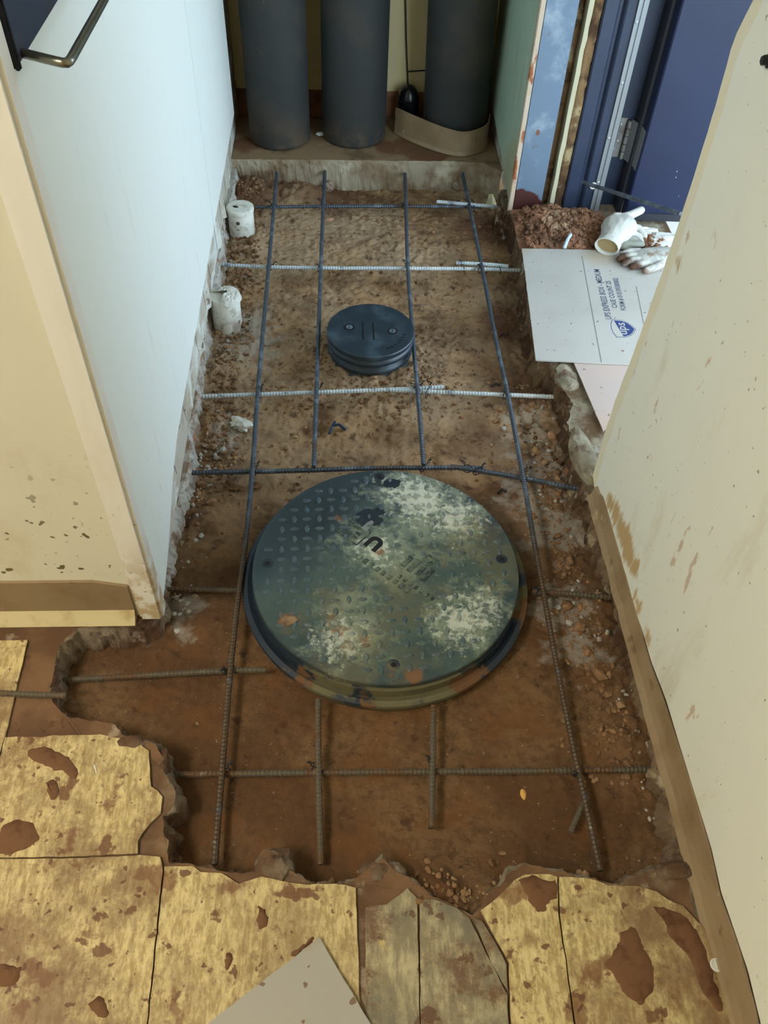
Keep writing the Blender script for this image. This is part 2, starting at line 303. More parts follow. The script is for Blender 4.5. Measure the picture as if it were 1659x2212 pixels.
def build(name, verts, faces, m, parent=None, smooth=False, center=False):
    me = bpy.data.meshes.new(name)
    off = Vector((0, 0, 0))
    if center:
        xs = [v[0] for v in verts]; ys = [v[1] for v in verts]; zs = [v[2] for v in verts]
        off = Vector(((min(xs) + max(xs)) / 2, (min(ys) + max(ys)) / 2, min(zs)))
        verts = [(v[0] - off.x, v[1] - off.y, v[2] - off.z) for v in verts]
    me.from_pydata([tuple(v) for v in verts], [], faces)
    bm = bmesh.new(); bm.from_mesh(me)
    bmesh.ops.recalc_face_normals(bm, faces=bm.faces)
    bm.to_mesh(me); bm.free()
    me.update()
    if smooth:
        for p in me.polygons: p.use_smooth = True
    for mm in (m if isinstance(m, (list, tuple)) else [m]):
        me.materials.append(mm)
    o = bpy.data.objects.new(name, me)
    COL.objects.link(o)
    o.location = off
    if parent is not None:
        o.parent = parent
        o.matrix_parent_inverse = parent.matrix_basis.inverted()
    return o

def tag(o, label=None, cat=None, group=None, kind=None):
    if label: o['label'] = label
    if cat: o['category'] = cat
    if group: o['group'] = group
    if kind: o['kind'] = kind
    return o

def thing(name, label, cat, loc, group=None, kind=None):
    o = bpy.data.objects.new(name, None)
    o.empty_display_size = .05
    COL.objects.link(o); o.location = loc
    return tag(o, label, cat, group, kind)

class MB:
    def __init__(s): s.v = []; s.f = []
    def add(s, v, f):
        b = len(s.v); s.v += [tuple(q) for q in v]; s.f += [tuple(b + i for i in q) for q in f]; return s
    def box(s, x0, x1, y0, y1, z0, z1):
        v = [(x, y, z) for z in (z0, z1) for y in (y0, y1) for x in (x0, x1)]
        return s.add(v, [(0, 1, 3, 2), (4, 5, 7, 6), (0, 1, 5, 4), (2, 3, 7, 6), (0, 2, 6, 4), (1, 3, 7, 5)])
    def bbox(s, x0, x1, y0, y1, z0, z1, b=.004):
        # box with its twelve edges chamfered by b
        bm = bmesh.new()
        bmesh.ops.create_cube(bm, size=1.0)
        for v in bm.verts:
            v.co = Vector(((x0 + x1) / 2 + v.co.x * (x1 - x0), (y0 + y1) / 2 + v.co.y * (y1 - y0), (z0 + z1) / 2 + v.co.z * (z1 - z0)))
        bmesh.ops.bevel(bm, geom=list(bm.edges), offset=b, segments=2, affect='EDGES')
        bm.verts.index_update()
        s.add([v.co[:] for v in bm.verts], [[v.index for v in f.verts] for f in bm.faces]); bm.free(); return s
    def prism(s, poly, z0, z1):
        n = len(poly)
        v = [(p[0], p[1], z0) for p in poly] + [(p[0], p[1], z1) for p in poly]
        f = [tuple(range(n))[::-1], tuple(range(n, 2 * n))] + [(i, (i + 1) % n, n + (i + 1) % n, n + i) for i in range(n)]
        return s.add(v, f)
    def prism_x(s, poly, x0, x1):
        n = len(poly)
        v = [(x0, p[0], p[1]) for p in poly] + [(x1, p[0], p[1]) for p in poly]
        f = [tuple(range(n)), tuple(range(n, 2 * n))[::-1]] + [(i, (i + 1) % n, n + (i + 1) % n, n + i) for i in range(n)]
        return s.add(v, f)
    def prism_y(s, poly, y0, y1):
        n = len(poly)
        v = [(p[0], y0, p[1]) for p in poly] + [(p[0], y1, p[1]) for p in poly]
        f = [tuple(range(n)), tuple(range(n, 2 * n))[::-1]] + [(i, (i + 1) % n, n + (i + 1) % n, n + i) for i in range(n)]
        return s.add(v, f)
    def lathe(s, prof, c, seg=48, axis=None):
        base = len(s.v); n = len(prof)
        for (r, z) in prof:
            for k in range(seg):
                a = 2 * math.pi * k / seg
                p = Vector((r * math.cos(a), r * math.sin(a), z))
                if axis is not None: p = axis @ p
                s.v.append((c[0] + p.x, c[1] + p.y, c[2] + p.z))
        for i in range(n - 1):
            for k in range(seg):
                k2 = (k + 1) % seg
                s.f.append((base + i * seg + k, base + i * seg + k2, base + (i + 1) * seg + k2, base + (i + 1) * seg + k))
        s.f.append(tuple(base + k for k in range(seg))[::-1])
        s.f.append(tuple(base + (n - 1) * seg + k for k in range(seg)))
        return s
    def tube(s, pts, r, seg=8, radii=None):
        P = [Vector(p) for p in pts]; n = len(P); base = len(s.v)
        up = Vector((0, 0, 1))
        for i, p in enumerate(P):
            t = (P[min(i + 1, n - 1)] - P[max(i - 1, 0)]).normalized()
            a = t.cross(up)
            if a.length < 1e-3: a = t.cross(Vector((0, 1, 0)))
            a.normalize(); b = t.cross(a).normalized()
            rr = radii[i] if radii else r
            for k in range(seg):
                q = 2 * math.pi * k / seg
                v = p + a * (rr * math.cos(q)) + b * (rr * math.sin(q))
                s.v.append(v[:])
        for i in range(n - 1):
            for k in range(seg):
                k2 = (k + 1) % seg
                s.f.append((base + i * seg + k, base + i * seg + k2, base + (i + 1) * seg + k2, base + (i + 1) * seg + k))
        s.f.append(tuple(base + k for k in range(seg))[::-1])
        s.f.append(tuple(base + (n - 1) * seg + k for k in range(seg)))
        return s
    def loft(s, rings):
        base = len(s.v); n = len(rings); seg = len(rings[0])
        for rg in rings: s.v += [tuple(p) for p in rg]
        for i in range(n - 1):
            for k in range(seg):
                k2 = (k + 1) % seg
                s.f.append((base + i * seg + k, base + i * seg + k2, base + (i + 1) * seg + k2, base + (i + 1) * seg + k))
        s.f.append(tuple(base + k for k in range(seg))[::-1])
        s.f.append(tuple(base + (n - 1) * seg + k for k in range(seg)))
        return s
    def rock(s, c, r, sq=(1, 1, 1), sub=2, amp=.35, seed=None, fr=2.2):
        seed = random.random() * 90 if seed is None else seed
        bm = bmesh.new(); bmesh.ops.create_icosphere(bm, subdivisions=sub, radius=1.0)
        vs = []
        for v in bm.verts:
            d = v.co.normalized()
            k = 1 + amp * mnoise.noise(d * fr * .5 + Vector((seed, seed * .7, 0))) + amp * .5 * mnoise.noise(d * fr * 1.6 + Vector((0, seed, seed)))
            vs.append((c[0] + d.x * r * k * sq[0], c[1] + d.y * r * k * sq[1], c[2] + d.z * r * k * sq[2]))
        bm.verts.index_update()
        s.add(vs, [[v.index for v in f.verts] for f in bm.faces]); bm.free(); return s
    def build(s, name, m, parent=None, **k):
        return build(name, s.v, s.f, m, parent, **k)

ICO = None
def crumb(mb, c, r, rnd):
    global ICO
    if ICO is None:
        bm = bmesh.new(); bmesh.ops.create_icosphere(bm, subdivisions=1, radius=1.0)
        bm.verts.index_update()
        ICO = ([v.co.copy() for v in bm.verts], [[v.index for v in f.verts] for f in bm.faces]); bm.free()
    a = rnd.uniform(0, 6.28); ca, sa = math.cos(a), math.sin(a)
    sx, sy, sz = rnd.uniform(.7, 1.3), rnd.uniform(.6, 1.2), rnd.uniform(.5, 1.0)
    vs = []
    for v in ICO[0]:
        k = r * rnd.uniform(.7, 1.2)
        x, y, z = v.x * sx * k, v.y * sy * k, v.z * sz * k
        vs.append((c[0] + x * ca - y * sa, c[1] + x * sa + y * ca, c[2] + z))
    mb.add(vs, ICO[1])

def resample(pl, step):
    out = []
    for a, b in zip(pl[:-1], pl[1:]):
        d = math.dist(a, b); n = max(1, int(d / step))
        for i in range(n):
            t = i / n
            out.append(tuple(a[k] + (b[k] - a[k]) * t for k in range(len(a))))
    out.append(tuple(pl[-1]))
    return out

def smooth_pl(pl, it=2):
    for _ in range(it):
        q = [pl[0]]
        for a, b in zip(pl[:-1], pl[1:]):
            q.append(tuple(a[k] * .75 + b[k] * .25 for k in range(len(a))))
            q.append(tuple(a[k] * .25 + b[k] * .75 for k in range(len(a))))
        q.append(pl[-1]); pl = q
    return pl

# ------------------------------------------------------------------ ground: clay bed in the trench
HEAPS = [(.085, 1.74, .16, .022), (.02, 1.85, .08, .012), (.20, 1.80, .10, .012), (-.33, 1.78, .06, .03), (-.33, 1.6, .05, .025), (-.29, 2.44, .06, .02),
         (.165, .392, .075, .040), (.30, .36, .10, .035), (.40, .36, .09, .028), (.10, .40, .05, .022), (-.30, 2.74, .10, .05), (-.12, 2.74, .07, .04),
         (.52, 1.62, .08, .03), (.50, 1.38, .09, .02), (-.28, .98, .06, .02), (.54, .7, .07, .025), (.54, 1.0, .05, .02), (.1, 1.05, .35, -.02), (-.02, 1.50, .08, .008)]
def sstep(a, b, t):
    t = max(0.0, min(1.0, (t - a) / (b - a))); return t * t * (3 - 2 * t)
def soil_h(x, y):
    h = -.068 - .034 * sstep(.85, 1.55, y)
    h += .010 * nz(x, y, 0, 3.0, 3)
    rough = .42 + .58 * sstep(1.2, 1.7, y) * (0.5 + 0.5 * sstep(-.1, .35, nz(x, y, 7, 4, 2)))
    rough = max(rough, sstep(.42, .56, x) * .9, sstep(-.24, -.34, x) * .9)
    c = nz(x, y, 3, 34, 4)
    h += rough * .0085 * (abs(c) * 1.6 - .35) + rough * .003 * nz(x, y, 21, 95, 2)
    p = nz(x, y, 11, 70, 2)
    if p > .35: h -= .008 * (p - .35) * (1.5 if y > 1.2 else .8)
    for (hx, hy, r, k) in HEAPS:
        d = ((x - hx) ** 2 + (y - hy) ** 2) / (r * r)
        if d < 6: h += k * math.exp(-d) * (1 + .35 * nz(x, y, 5, 28, 3))
    return h
def make_soil():
    x0, x1, y0, y1 = -.60, .64, .20, 2.90
    nx, ny = 250, 540
    v = []
    for j in range(ny + 1):
        y = y0 + (y1 - y0) * j / ny
        for i in range(nx + 1):
            x = x0 + (x1 - x0) * i / nx
            v.append((x, y, soil_h(x, y)))
    f = [(j * (nx + 1) + i, j * (nx + 1) + i + 1, (j + 1) * (nx + 1) + i + 1, (j + 1) * (nx + 1) + i) for j in range(ny) for i in range(nx)]
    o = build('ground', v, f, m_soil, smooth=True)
    return tag(o, kind='structure', label='brown clay bed of the excavated trench')
ground = make_soil()

# ------------------------------------------------------------------ concrete slab around the trench
def slab(name, edge, closing, m_top, m_edge, parent=None, ztop=-.002, out=(.004, .012, .022), depth=.13, jit=.006, step=.006, seed=0.0, side=1, kind=None):
    """edge: open broken polyline (x, y); closing: remaining corners. side=+1: trench lies to the right of the walking direction."""
    E = resample(edge, step)
    n = len(E)
    nrm = []
    for i in range(n):
        a, b = E[max(0, i - 3)], E[min(n - 1, i + 3)]
        d = Vector((b[0] - a[0], b[1] - a[1])).normalized()
        nrm.append(Vector((d.y, -d.x)) * side)
    rings = []
    prof = [(0.0, ztop), (out[0] * .6, ztop - .006), (out[0], ztop - .014), (out[0] * .6 + out[1] * .4, ztop - .026), (out[1], ztop - depth * .42), (out[1] * .5 + out[2] * .5, ztop - depth * .66), (out[2], ztop - depth)]
    for k, (o, z) in enumerate(prof):
        rg = []
        for i, (x, y) in enumerate(E):
            w = min(1, min(i, n - 1 - i) / 4)
            q = jit * w * (nz(x + seed, y, k * .011, 38, 3) + .55 * nz(x, y + seed, k * .016, 95, 3)) * (1 + .28 * k)
            zz = z + (0 if k == 0 else .005 * nz(x, y, k + seed, 60, 3)) - (.003 * abs(nz(x, y, seed, 50, 2)) if k == 0 else 0)
            rg.append((x + nrm[i].x * (o + q), y + nrm[i].y * (o + q), zz))
        rings.append(rg)
    v = []; f = []; fm = []
    for rg in rings: v += rg
    for k in range(len(prof) - 1):
        for i in range(n - 1):
            f.append((k * n + i, k * n + i + 1, (k + 1) * n + i + 1, (k + 1) * n + i)); fm.append(1)
    c0 = len(v)
    v += [(p[0], p[1], ztop) for p in closing]
    v += [(p[0], p[1], ztop - depth) for p in closing]
    nc = len(closing)
    f.append(tuple(range(n)) + tuple(range(c0, c0 + nc))); fm.append(0)
    for i in range(nc - 1):
        f.append((c0 + i, c0 + i + 1, c0 + nc + i + 1, c0 + nc + i)); fm.append(0)
    me = bpy.data.meshes.new(name)
    me.from_pydata(v, [], f)
    me.materials.append(m_top); me.materials.append(m_edge)
    for p, mi in zip(me.polygons, fm): p.material_index = mi
    bm = bmesh.new(); bm.from_mesh(me)
    big = [q for q in bm.faces if len(q.verts) > 8]
    bmesh.ops.triangulate(bm, faces=big)
    bmesh.ops.recalc_face_normals(bm, faces=bm.faces)
    bm.to_mesh(me); bm.free()
    o = bpy.data.objects.new(name, me); COL.objects.link(o)
    if parent is not None: o.parent = parent
    if kind: o['kind'] = kind
    return o

near_edge = [(0.569,0.449),(0.560,0.445),(0.527,0.441),(0.503,0.432),(0.470,0.421),(0.440,0.412),(0.417,0.414),(0.397,0.422),(0.376,0.426),(0.350,0.433),(0.318,0.439),(0.291,0.446),(0.267,0.433),(0.233,0.402),(0.201,0.374),(0.176,0.384),(0.138,0.405),(0.110,0.426),(0.087,0.438),(0.064,0.462),(0.044,0.444),(0.016,0.427),(-0.011,0.424),(-0.055,0.428),(-0.080,0.443),(-0.100,0.468),(-0.112,0.477),(-0.126,0.480),(-0.134,0.470),(-0.138,0.447),(-0.162,0.444),(-0.191,0.449),(-0.225,0.456),(-0.244,0.462),(-0.276,0.463)] + \
    [(-0.288,0.510),(-0.295,0.540),(-0.283,0.554),(-0.280,0.578),(-0.291,0.596),(-0.307,0.621),(-0.316,0.650),(-0.326,0.669),(-0.343,0.677),(-0.364,0.684),(-0.385,0.684),(-0.396,0.700),(-0.411,0.709),(-0.451,0.715),(-0.484,0.719),(-0.506,0.736),(-0.522,0.755),(-0.532,0.776),(-0.533,0.803),(-0.536,0.832),(-0.537,0.859),(-0.527,0.887),(-0.510,0.910),(-0.455,0.920),(-0.393,0.925),(-0.377,0.944)]
near_edge = [(.60, near_edge[0][1])] + near_edge + [(-.36, .99)]
floor = slab('floor', near_edge, [(-.50, .99), (-2.6, .99), (-2.6, -1.7), (.60, -1.7)], m_slab, m_conc, jit=.005, kind='structure', side=1)
right_edge = [(.552, .36), (.556, .46), (.560, .56), (.566, .64), (.573, .74), (.576, .88), (.576, 1.0), (.574, 1.12)] + [(0.567,1.249),(0.555,1.272),(0.557,1.318),(0.559,1.371),(0.567,1.425),(0.557,1.457),(0.559,1.507),(0.571,1.532),(0.586,1.561),(0.571,1.593),(0.563,1.619),(0.561,1.661),(0.554,1.702),(0.539,1.759),(0.534,1.902),(0.547,2.056),(0.560,2.200),(0.559,2.303),(0.564,2.378),(0.564,2.461)] + [(.53, 2.52), (.54, 2.62)]
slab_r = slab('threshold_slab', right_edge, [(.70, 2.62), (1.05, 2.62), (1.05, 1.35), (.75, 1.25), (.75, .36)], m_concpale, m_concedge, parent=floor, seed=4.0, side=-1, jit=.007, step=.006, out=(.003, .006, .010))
left_edge = [(-.385, .97), (-.372, 1.0), (-.366, 1.08), (-.368, 1.2), (-.362, 1.30), (-.352, 1.36), (-.356, 1.42), (-.366, 1.5), (-.360, 1.60), (-.370, 1.75), (-.366, 1.86), (-.374, 1.95), (-.376, 2.08), (-.358, 2.14), (-.356, 2.22), (-.366, 2.36), (-.366, 2.52), (-.352, 2.62), (-.350, 2.78), (-.36, 2.84)]
slab_l = slab('wall_footing', left_edge, [(-.50, 2.84), (-.50, .97)], m_plastercrumb, m_plastercrumb, parent=floor, seed=8.0, ztop=-.030, depth=.10, out=(.002, .005, .012), side=1, jit=.0055)
back_edge = [(-.42, 2.800), (-.2, 2.803), (0, 2.806), (.2, 2.806), (.40, 2.812), (.50, 2.80), (.56, 2.74)]
slab_b = slab('alcove_floor', back_edge, [(.72, 2.74), (.72, 3.25), (-.5, 3.25), (-.5, 2.80)], m_alcove, m_curb, parent=floor, seed=12.0, out=(.002, .004, .012), jit=.0025, depth=.14, side=1)

# ------------------------------------------------------------------ vinyl tiles
def tile(poly, m, label=None, z0=-.0015, th=.0038, jit=.0012, broken=True):
    P = list(poly); n = len(P)
    Q = resample(P + [P[0]], .012)[:-1]
    R = []
    for (x, y) in Q:
        R.append((x + jit * nz(x, y, 2, 60, 2), y + jit * nz(x, y, 9, 60, 2)))
    mb = MB(); mb.prism(R, z0, z0 + th)
    o = mb.build('tile', m, floor)
    if label: o['label'] = label
    return o
tile([(-0.595,0.882),(-0.591,0.777),(-0.586,0.644),(-0.639,0.637),(-0.692,0.634),(-0.766,0.878)], m_tile)
tile([(-0.588,0.683),(-0.565,0.684),(-0.523,0.682),(-0.505,0.685),(-0.424,0.685),(-0.384,0.676),(-0.357,0.668),(-0.336,0.653),(-0.329,0.620),(-0.323,0.588),(-0.311,0.582),(-0.301,0.570),(-0.300,0.542),(-0.312,0.529),(-0.324,0.512),(-0.330,0.498),(-0.328,0.478),(-0.435,0.476),(-0.544,0.478),(-0.589,0.479)], m_tile)
tile([(-0.588,0.476),(-0.543,0.475),(-0.435,0.473),(-0.333,0.474),(-0.326,0.476),(-0.292,0.472),(-0.285,0.457),(-0.279,0.240),(-0.275,0.139),(-0.617,0.151),(-0.602,0.317)], m_tile)
tile([(-0.282,0.457),(-0.239,0.456),(-0.224,0.447),(-0.191,0.444),(-0.164,0.427),(-0.143,0.433),(-0.128,0.437),(-0.084,0.427),(-0.055,0.423),(-0.011,0.423),(0.020,0.416),(0.022,0.329),(0.023,0.284),(0.024,0.129),(-0.272,0.139),(-0.277,0.240)], m_tile)
tile([(0.035,0.387),(0.068,0.390),(0.102,0.413),(0.115,0.399),(0.115,0.378),(0.109,0.228),(0.103,0.126),(0.035,0.128),(0.032,0.237)], m_tile_dirty, 'grey stained broken tile')
tile([(0.120,0.395),(0.142,0.395),(0.176,0.382),(0.195,0.366),(0.205,0.341),(0.240,0.260),(0.226,0.122),(0.106,0.126),(0.111,0.235)], m_tile_dirty, 'grey stained broken tile')
tile([(0.201,0.366),(0.214,0.362),(0.229,0.335),(0.244,0.300),(0.241,0.266),(0.222,0.303)], m_tile_dirty, 'narrow brown tile sliver')
tile([(0.214,0.377),(0.239,0.392),(0.273,0.420),(0.290,0.429),(0.334,0.428),(0.343,0.424),(0.334,0.364),(0.334,0.304),(0.331,0.221),(0.323,0.118),(0.232,0.121),(0.241,0.224),(0.244,0.260),(0.248,0.303),(0.232,0.337),(0.219,0.366)], m_tile)
tile([(0.346,0.424),(0.390,0.421),(0.422,0.409),(0.469,0.406),(0.498,0.397),(0.512,0.385),(0.535,0.374),(0.548,0.355),(0.564,0.335),(0.568,0.306),(0.574,0.249),(0.576,0.213),(0.568,0.110),(0.325,0.118),(0.334,0.220),(0.336,0.304),(0.337,0.364)], m_tile)

def mudpatch(name, poly, label, zt=.0048, jit=.004, h=.004):
    Q = smooth_pl(list(poly) + [poly[0]], 2)[:-1]
    Q = resample(Q + [Q[0]], .006)[:-1]
    cx = sum(p[0] for p in Q) / len(Q); cy = sum(p[1] for p in Q) / len(Q)
    R = []
    for (x, y) in Q: R.append((x + jit * (1.6 * nz(x, y, 2, 38, 3) + .7 * nz(x, y, 4, 120, 2)), y + jit * (1.6 * nz(x, y, 9, 38, 3) + .7 * nz(x, y, 14, 120, 2))))
    v = []; n = len(R)
    for k, (s_, z) in enumerate(((1, 0.0), (.93, .6), (.6, 1.0))):
        for (x, y) in R:
            v.append((cx + (x - cx) * s_, cy + (y - cy) * s_, .0018 + (zt - .0018) * z))
    f = [(k * n + i, k * n + (i + 1) % n, (k + 1) * n + (i + 1) % n, (k + 1) * n + i) for k in range(2) for i in range(n)]
    f.append(tuple(range(2 * n, 3 * n)))
    o = build(name, v, f, m_mud, smooth=True, center=True)
    return tag(o, label, 'mud')
mudpatch('mud_smear', [(0.428,0.342),(0.453,0.350),(0.459,0.322),(0.468,0.296),(0.463,0.265),(0.440,0.245),(0.430,0.237),(0.408,0.255),(0.406,0.279),(0.389,0.295),(0.413,0.310)], 'largest dried mud smear, on the cream tile beside the right wall')
mudpatch('mud_smear', [(0.277,0.424),(0.303,0.427),(0.321,0.421),(0.342,0.422),(0.341,0.403),(0.329,0.391),(0.319,0.386),(0.321,0.374),(0.302,0.371),(0.292,0.390)], 'mud smear across the top edge of the cream tile under the trench edge')
mudpatch('mud_smear', [(-0.556,0.524),(-0.530,0.539),(-0.501,0.527),(-0.486,0.504),(-0.496,0.489),(-0.523,0.479),(-0.559,0.480)], 'pale brown mud smear at the left photo edge above the tile joint')
mudpatch('mud_smear', [(-0.133,0.392),(-0.122,0.390),(-0.118,0.378),(-0.111,0.375),(-0.114,0.363),(-0.127,0.360),(-0.131,0.375)], 'small heart-shaped mud blot on the cream tile left of the grey board')
mudpatch('mud_smear', [(-0.504,0.323),(-0.485,0.326),(-0.469,0.318),(-0.469,0.300),(-0.482,0.289),(-0.507,0.296)], 'round mud blot at the left photo edge on the lowest left tile')
mudpatch('mud_smear', [(-0.365,0.267),(-0.352,0.276),(-0.335,0.269),(-0.336,0.252),(-0.357,0.253)], 'dark mud blot low on the left tile near the long joint')
mudpatch('mud_smear', [(-0.499,0.601),(-0.481,0.608),(-0.471,0.576),(-0.483,0.565)], 'small round mud blot in the middle of the upper left tile')
mudpatch('mud_smear', [(-0.543,0.658),(-0.506,0.667),(-0.450,0.624),(-0.449,0.600),(-0.477,0.625),(-0.530,0.634)], 'patch of mud splashes near the upper corner of the left tile')
mudpatch('mud_smear', [(0.487,0.378),(0.516,0.373),(0.545,0.346),(0.555,0.306),(0.553,0.262),(0.557,0.220),(0.530,0.245),(0.529,0.288),(0.516,0.320),(0.500,0.340)], 'long mud streak along the foot of the right wall')
mudpatch('mud_smear', [(-0.177,0.331),(-0.169,0.329),(-0.165,0.309),(-0.173,0.306)], 'narrow drop-shaped mud blot on the cream tile above the grey board')
mudpatch('mud_smear', [(-0.077,0.322),(-0.060,0.337),(-0.048,0.343),(-0.043,0.341),(-0.055,0.331),(-0.070,0.317)], 'mud blot along the upper left edge of the grey board')

# ------------------------------------------------------------------ walls
wl = tag(MB().box(-.50, -.366, .99, 2.80, -.03, 2.6).box(-.50, -.366, 2.80, 3.14, .0, 2.6).build('wall_left', m_substrate), kind='structure')
def wavy_panel(y0, y1, z0, seed, low=None):
    # panel skin with a slightly ragged lower edge
    ys = [y0 + (y1 - y0) * i / 60 for i in range(61)]
    poly = [(y, (z0 if low is None else low(y)) + .0025 * nz(y, seed, 0, 20, 2)) for y in ys] + [(y1, 2.6), (y0, 2.6)]
    return MB().prism_x(poly, -.366, -.350)
wavy_panel(.965, 2.1575, .117, 1, lambda y: .012 + .105 * sstep(.95, 1.34, y)).build('wall_panel', m_bluewall, wl)
wavy_panel(2.1600, 2.878, .117, 5).build('wall_panel', m_bluewall, wl)
# peeled paper flaps on the exposed board below the panels
flap = MB()
for (y, w, z0, z1, d) in ((2.62, .05, .0, .11, .010), (2.45, .04, -.01, .10, .012), (2.30, .05, -.02, .09, .012), (2.12, .06, .0, .105, .008), (1.98, .05, -.01, .1, .012), (1.80, .06, -.02, .07, .008), (1.55, .08, .0, .08, .007), (1.35, .06, .01, .1, .008)):
    pts = [(-.365, y - w, z1), (-.365 + d * .3, y, z1 + .005), (-.365, y + w, z1), (-.365, y - w * .7, z0), (-.365 + d, y + .004, z0 - .01), (-.365, y + w * .6, z0)]
    flap.add(pts, [(0, 1, 4, 3), (1, 2, 5, 4)])
o = flap.build('paper_flap', m_substrate, wl); o['kind'] = 'stuff'

wf = tag(MB().box(-2.6, -.366, .938, .99, -.002, 2.6).build('wall_front', m_stub), kind='structure')
tr = MB(); tr.bbox(-.392, -.346, .926, .965, -.004, 2.6, .006)
tag(tr.build('trim_1', m_trim), kind='structure')
bbp = [(-2.6, .0), (-.398, .0), (-.398, .100), (-.46, .116), (-2.6, .113)]
bl = tag(MB().prism_y(bbp, .932, .939).build('baseboard_front', m_cove), kind='structure')
lip = MB()
lip.prism_x([(.912, .0), (.9315, .0), (.9315, .026), (.926, .018), (.918, .008)], -2.6, -.3985)
lip.build('toe_lip', m_covelip, bl)['label'] = 'cream toe of the cove base'

# right wall: core with a ragged end at the doorway, painted skin set back from that end
end_pts = [(1.284,-0.052),(1.300,-0.028),(1.303,0.046),(1.312,0.131),(1.310,0.246),(1.297,0.365),(1.292,0.477),(1.287,0.578),(1.286,0.671),(1.288,0.728),(1.288,0.780),(1.294,0.843),(1.299,0.893),(1.303,0.942),(1.281,0.991)]
end_pts = resample([(end_pts[0][0], -.03)] + end_pts, .02)
end_j = [(y + .004 * nz(z, 2, 0, 30, 2), z) for (y, z) in end_pts]
ylast = end_j[-1][0]
core = [(-1.7, -.03)] + end_j + [(ylast, 2.1), (ylast, 2.6), (-1.7, 2.6)]
wr = tag(MB().prism_x(core, .579, .74).build('wall_right', m_rcore), kind='structure')
skin_edge = [(y - .040 - .012 * abs(nz(z, 5, 0, 9, 3)), z) for (y, z) in end_j if z > .005]
# the lower skin is torn off above the cove base
tear = [(1.248,0.011),(1.203,0.025),(1.121,0.036),(1.033,0.044),(0.936,0.030),(0.857,0.049),(0.786,0.049),(0.698,0.066),(0.616,0.068),(0.541,0.072),(0.437,0.076),(0.374,0.066),(0.315,0.074),(0.263,0.080),(0.201,0.072)]
tear = [(y + .003 * nz(y, 8, 0, 60, 2), max(z, .02)) for (y, z) in resample(tear, .012)]
tear = [p for p in tear if p[0] < skin_edge[0][0] - .005]
skin = [(-1.7, .06)] + tear[::-1] + skin_edge + [(skin_edge[-1][0], 2.6), (-1.7, 2.6)]
MB().prism_x(skin, .574, .580).build('paint_skin', m_rwall, wr)['label'] = 'off-white painted wall face'
tag(MB().box(.60, .74, ylast, 3.14, 2.1, 2.6).build('wall_header', m_shell), kind='structure')

# tan cove base along the right wall
btop = [(1.247,0.014),(1.122,0.041),(1.036,0.043),(0.937,0.029),(0.863,0.046),(0.788,0.044),(0.704,0.059),(0.617,0.065),(0.542,0.072),(0.438,0.072),(0.375,0.061),(0.316,0.071),(0.265,0.075),(0.204,0.066)]
btop = [(1.245, btop[0][1])] + [p for p in btop if p[0] < 1.243]
btop = resample(btop, .02)
btop += [(-1.7, .1)]
cove = MB(); V = []; n = len(btop)
for (y, z) in btop:
    zz = max(.045, min(.10, z)) + .003 * nz(y, 4, 0, 25, 2)
    if y > 1.2: zz = .02 + (zz - .02) * (1.25 - y) / .05 if y > 1.2 else zz
    w = .0035 * nz(y, 1, 0, 12, 2)
    V += [(.556 + w, y, -.004), (.564 + w, y, .010), (.568 + w * .7, y, .03), (.5705, y, max(zz, .031)), (.5745, y, max(zz, .031)), (.5745, y, -.004)]
F_ = []
for i in range(n - 1):
    for k in range(6):
        k2 = (k + 1) % 6
        F_.append((i * 6 + k, i * 6 + k2, (i + 1) * 6 + k2, (i + 1) * 6 + k))
F_ += [tuple(range(6)), tuple((n - 1) * 6 + k for k in range(6))]
cove.add(V, F_)
tag(cove.build('baseboard_right', m_cove), kind='structure')

# alcove
tag(MB().box(-.62, .75, 3.14, 3.25, 0, 2.6).build('wall_back', m_backwall), kind='structure')
tag(MB().bbox(-.366, .56, 3.132, 3.14, 0, .093, .002).build('baseboard_back', m_backbase), kind='structure')
gp = [(2.497, .0), (2.497, 2.6), (3.14, 2.6), (3.14, .0)]
wn = tag(MB().box(.562, .72, 2.56, 3.14, -.03, 2.6).build('wall_alcove', m_substrate), kind='structure')
MB().prism_x([(2.503, .01), (2.505, 2.6), (3.14, 2.6), (3.14, .10), (2.75, .06)], .549, .562).build('wall_panel', m_green, wn)['label'] = 'pale green painted panel'
MB().bbox(.545, .560, 2.488, 2.503, -.012, 2.6, .002).build('edge_strip', m_rustystrip, wn)['label'] = 'pale strip with rust streaks'

# door frame, left to right
MB_ = MB().bbox(.5605, .652, 2.494, 2.506, -.05, 2.6, .003)
tag(MB_.build('trim_2', m_steelplate), kind='structure', label='blue grey steel plate with peeling rust')
tag(MB().box(.652, .690, 2.530, 2.56, -.02, 2.6).build('trim_3', m_mortar), kind='structure')
ck = resample([(.678, 0.0), (.678, 2.1)], .03)
P = [(x + .002 * nz(z, 1, 0, 14, 2), z) for (x, z) in ck] + [(x + .013 + .004 * nz(z, 7, 0, 16, 3), z) for (x, z) in ck[::-1]]
tag(MB().prism_y(P, 2.490, 2.53).build('trim_4', m_caulk), kind='structure')
# rough mortar band as a noisy strip
mv = []; mf = []
nzr = 110
for j in range(nzr + 1):
    z = -.01 + 1.5 * j / nzr
    for i in range(6):
        x = .688 + .038 * i / 5
        mv.append((x, 2.500 + .007 * nz(x, z, 3, 40, 3) + (.012 if i in (0, 5) else 0), z))
for j in range(nzr):
    for i in range(5): mf.append((j * 6 + i, j * 6 + i + 1, (j + 1) * 6 + i + 1, (j + 1) * 6 + i))
tag(build('trim_5', mv, mf, m_mortar, smooth=True), kind='structure', label='rough brown mortar band beside the frame')
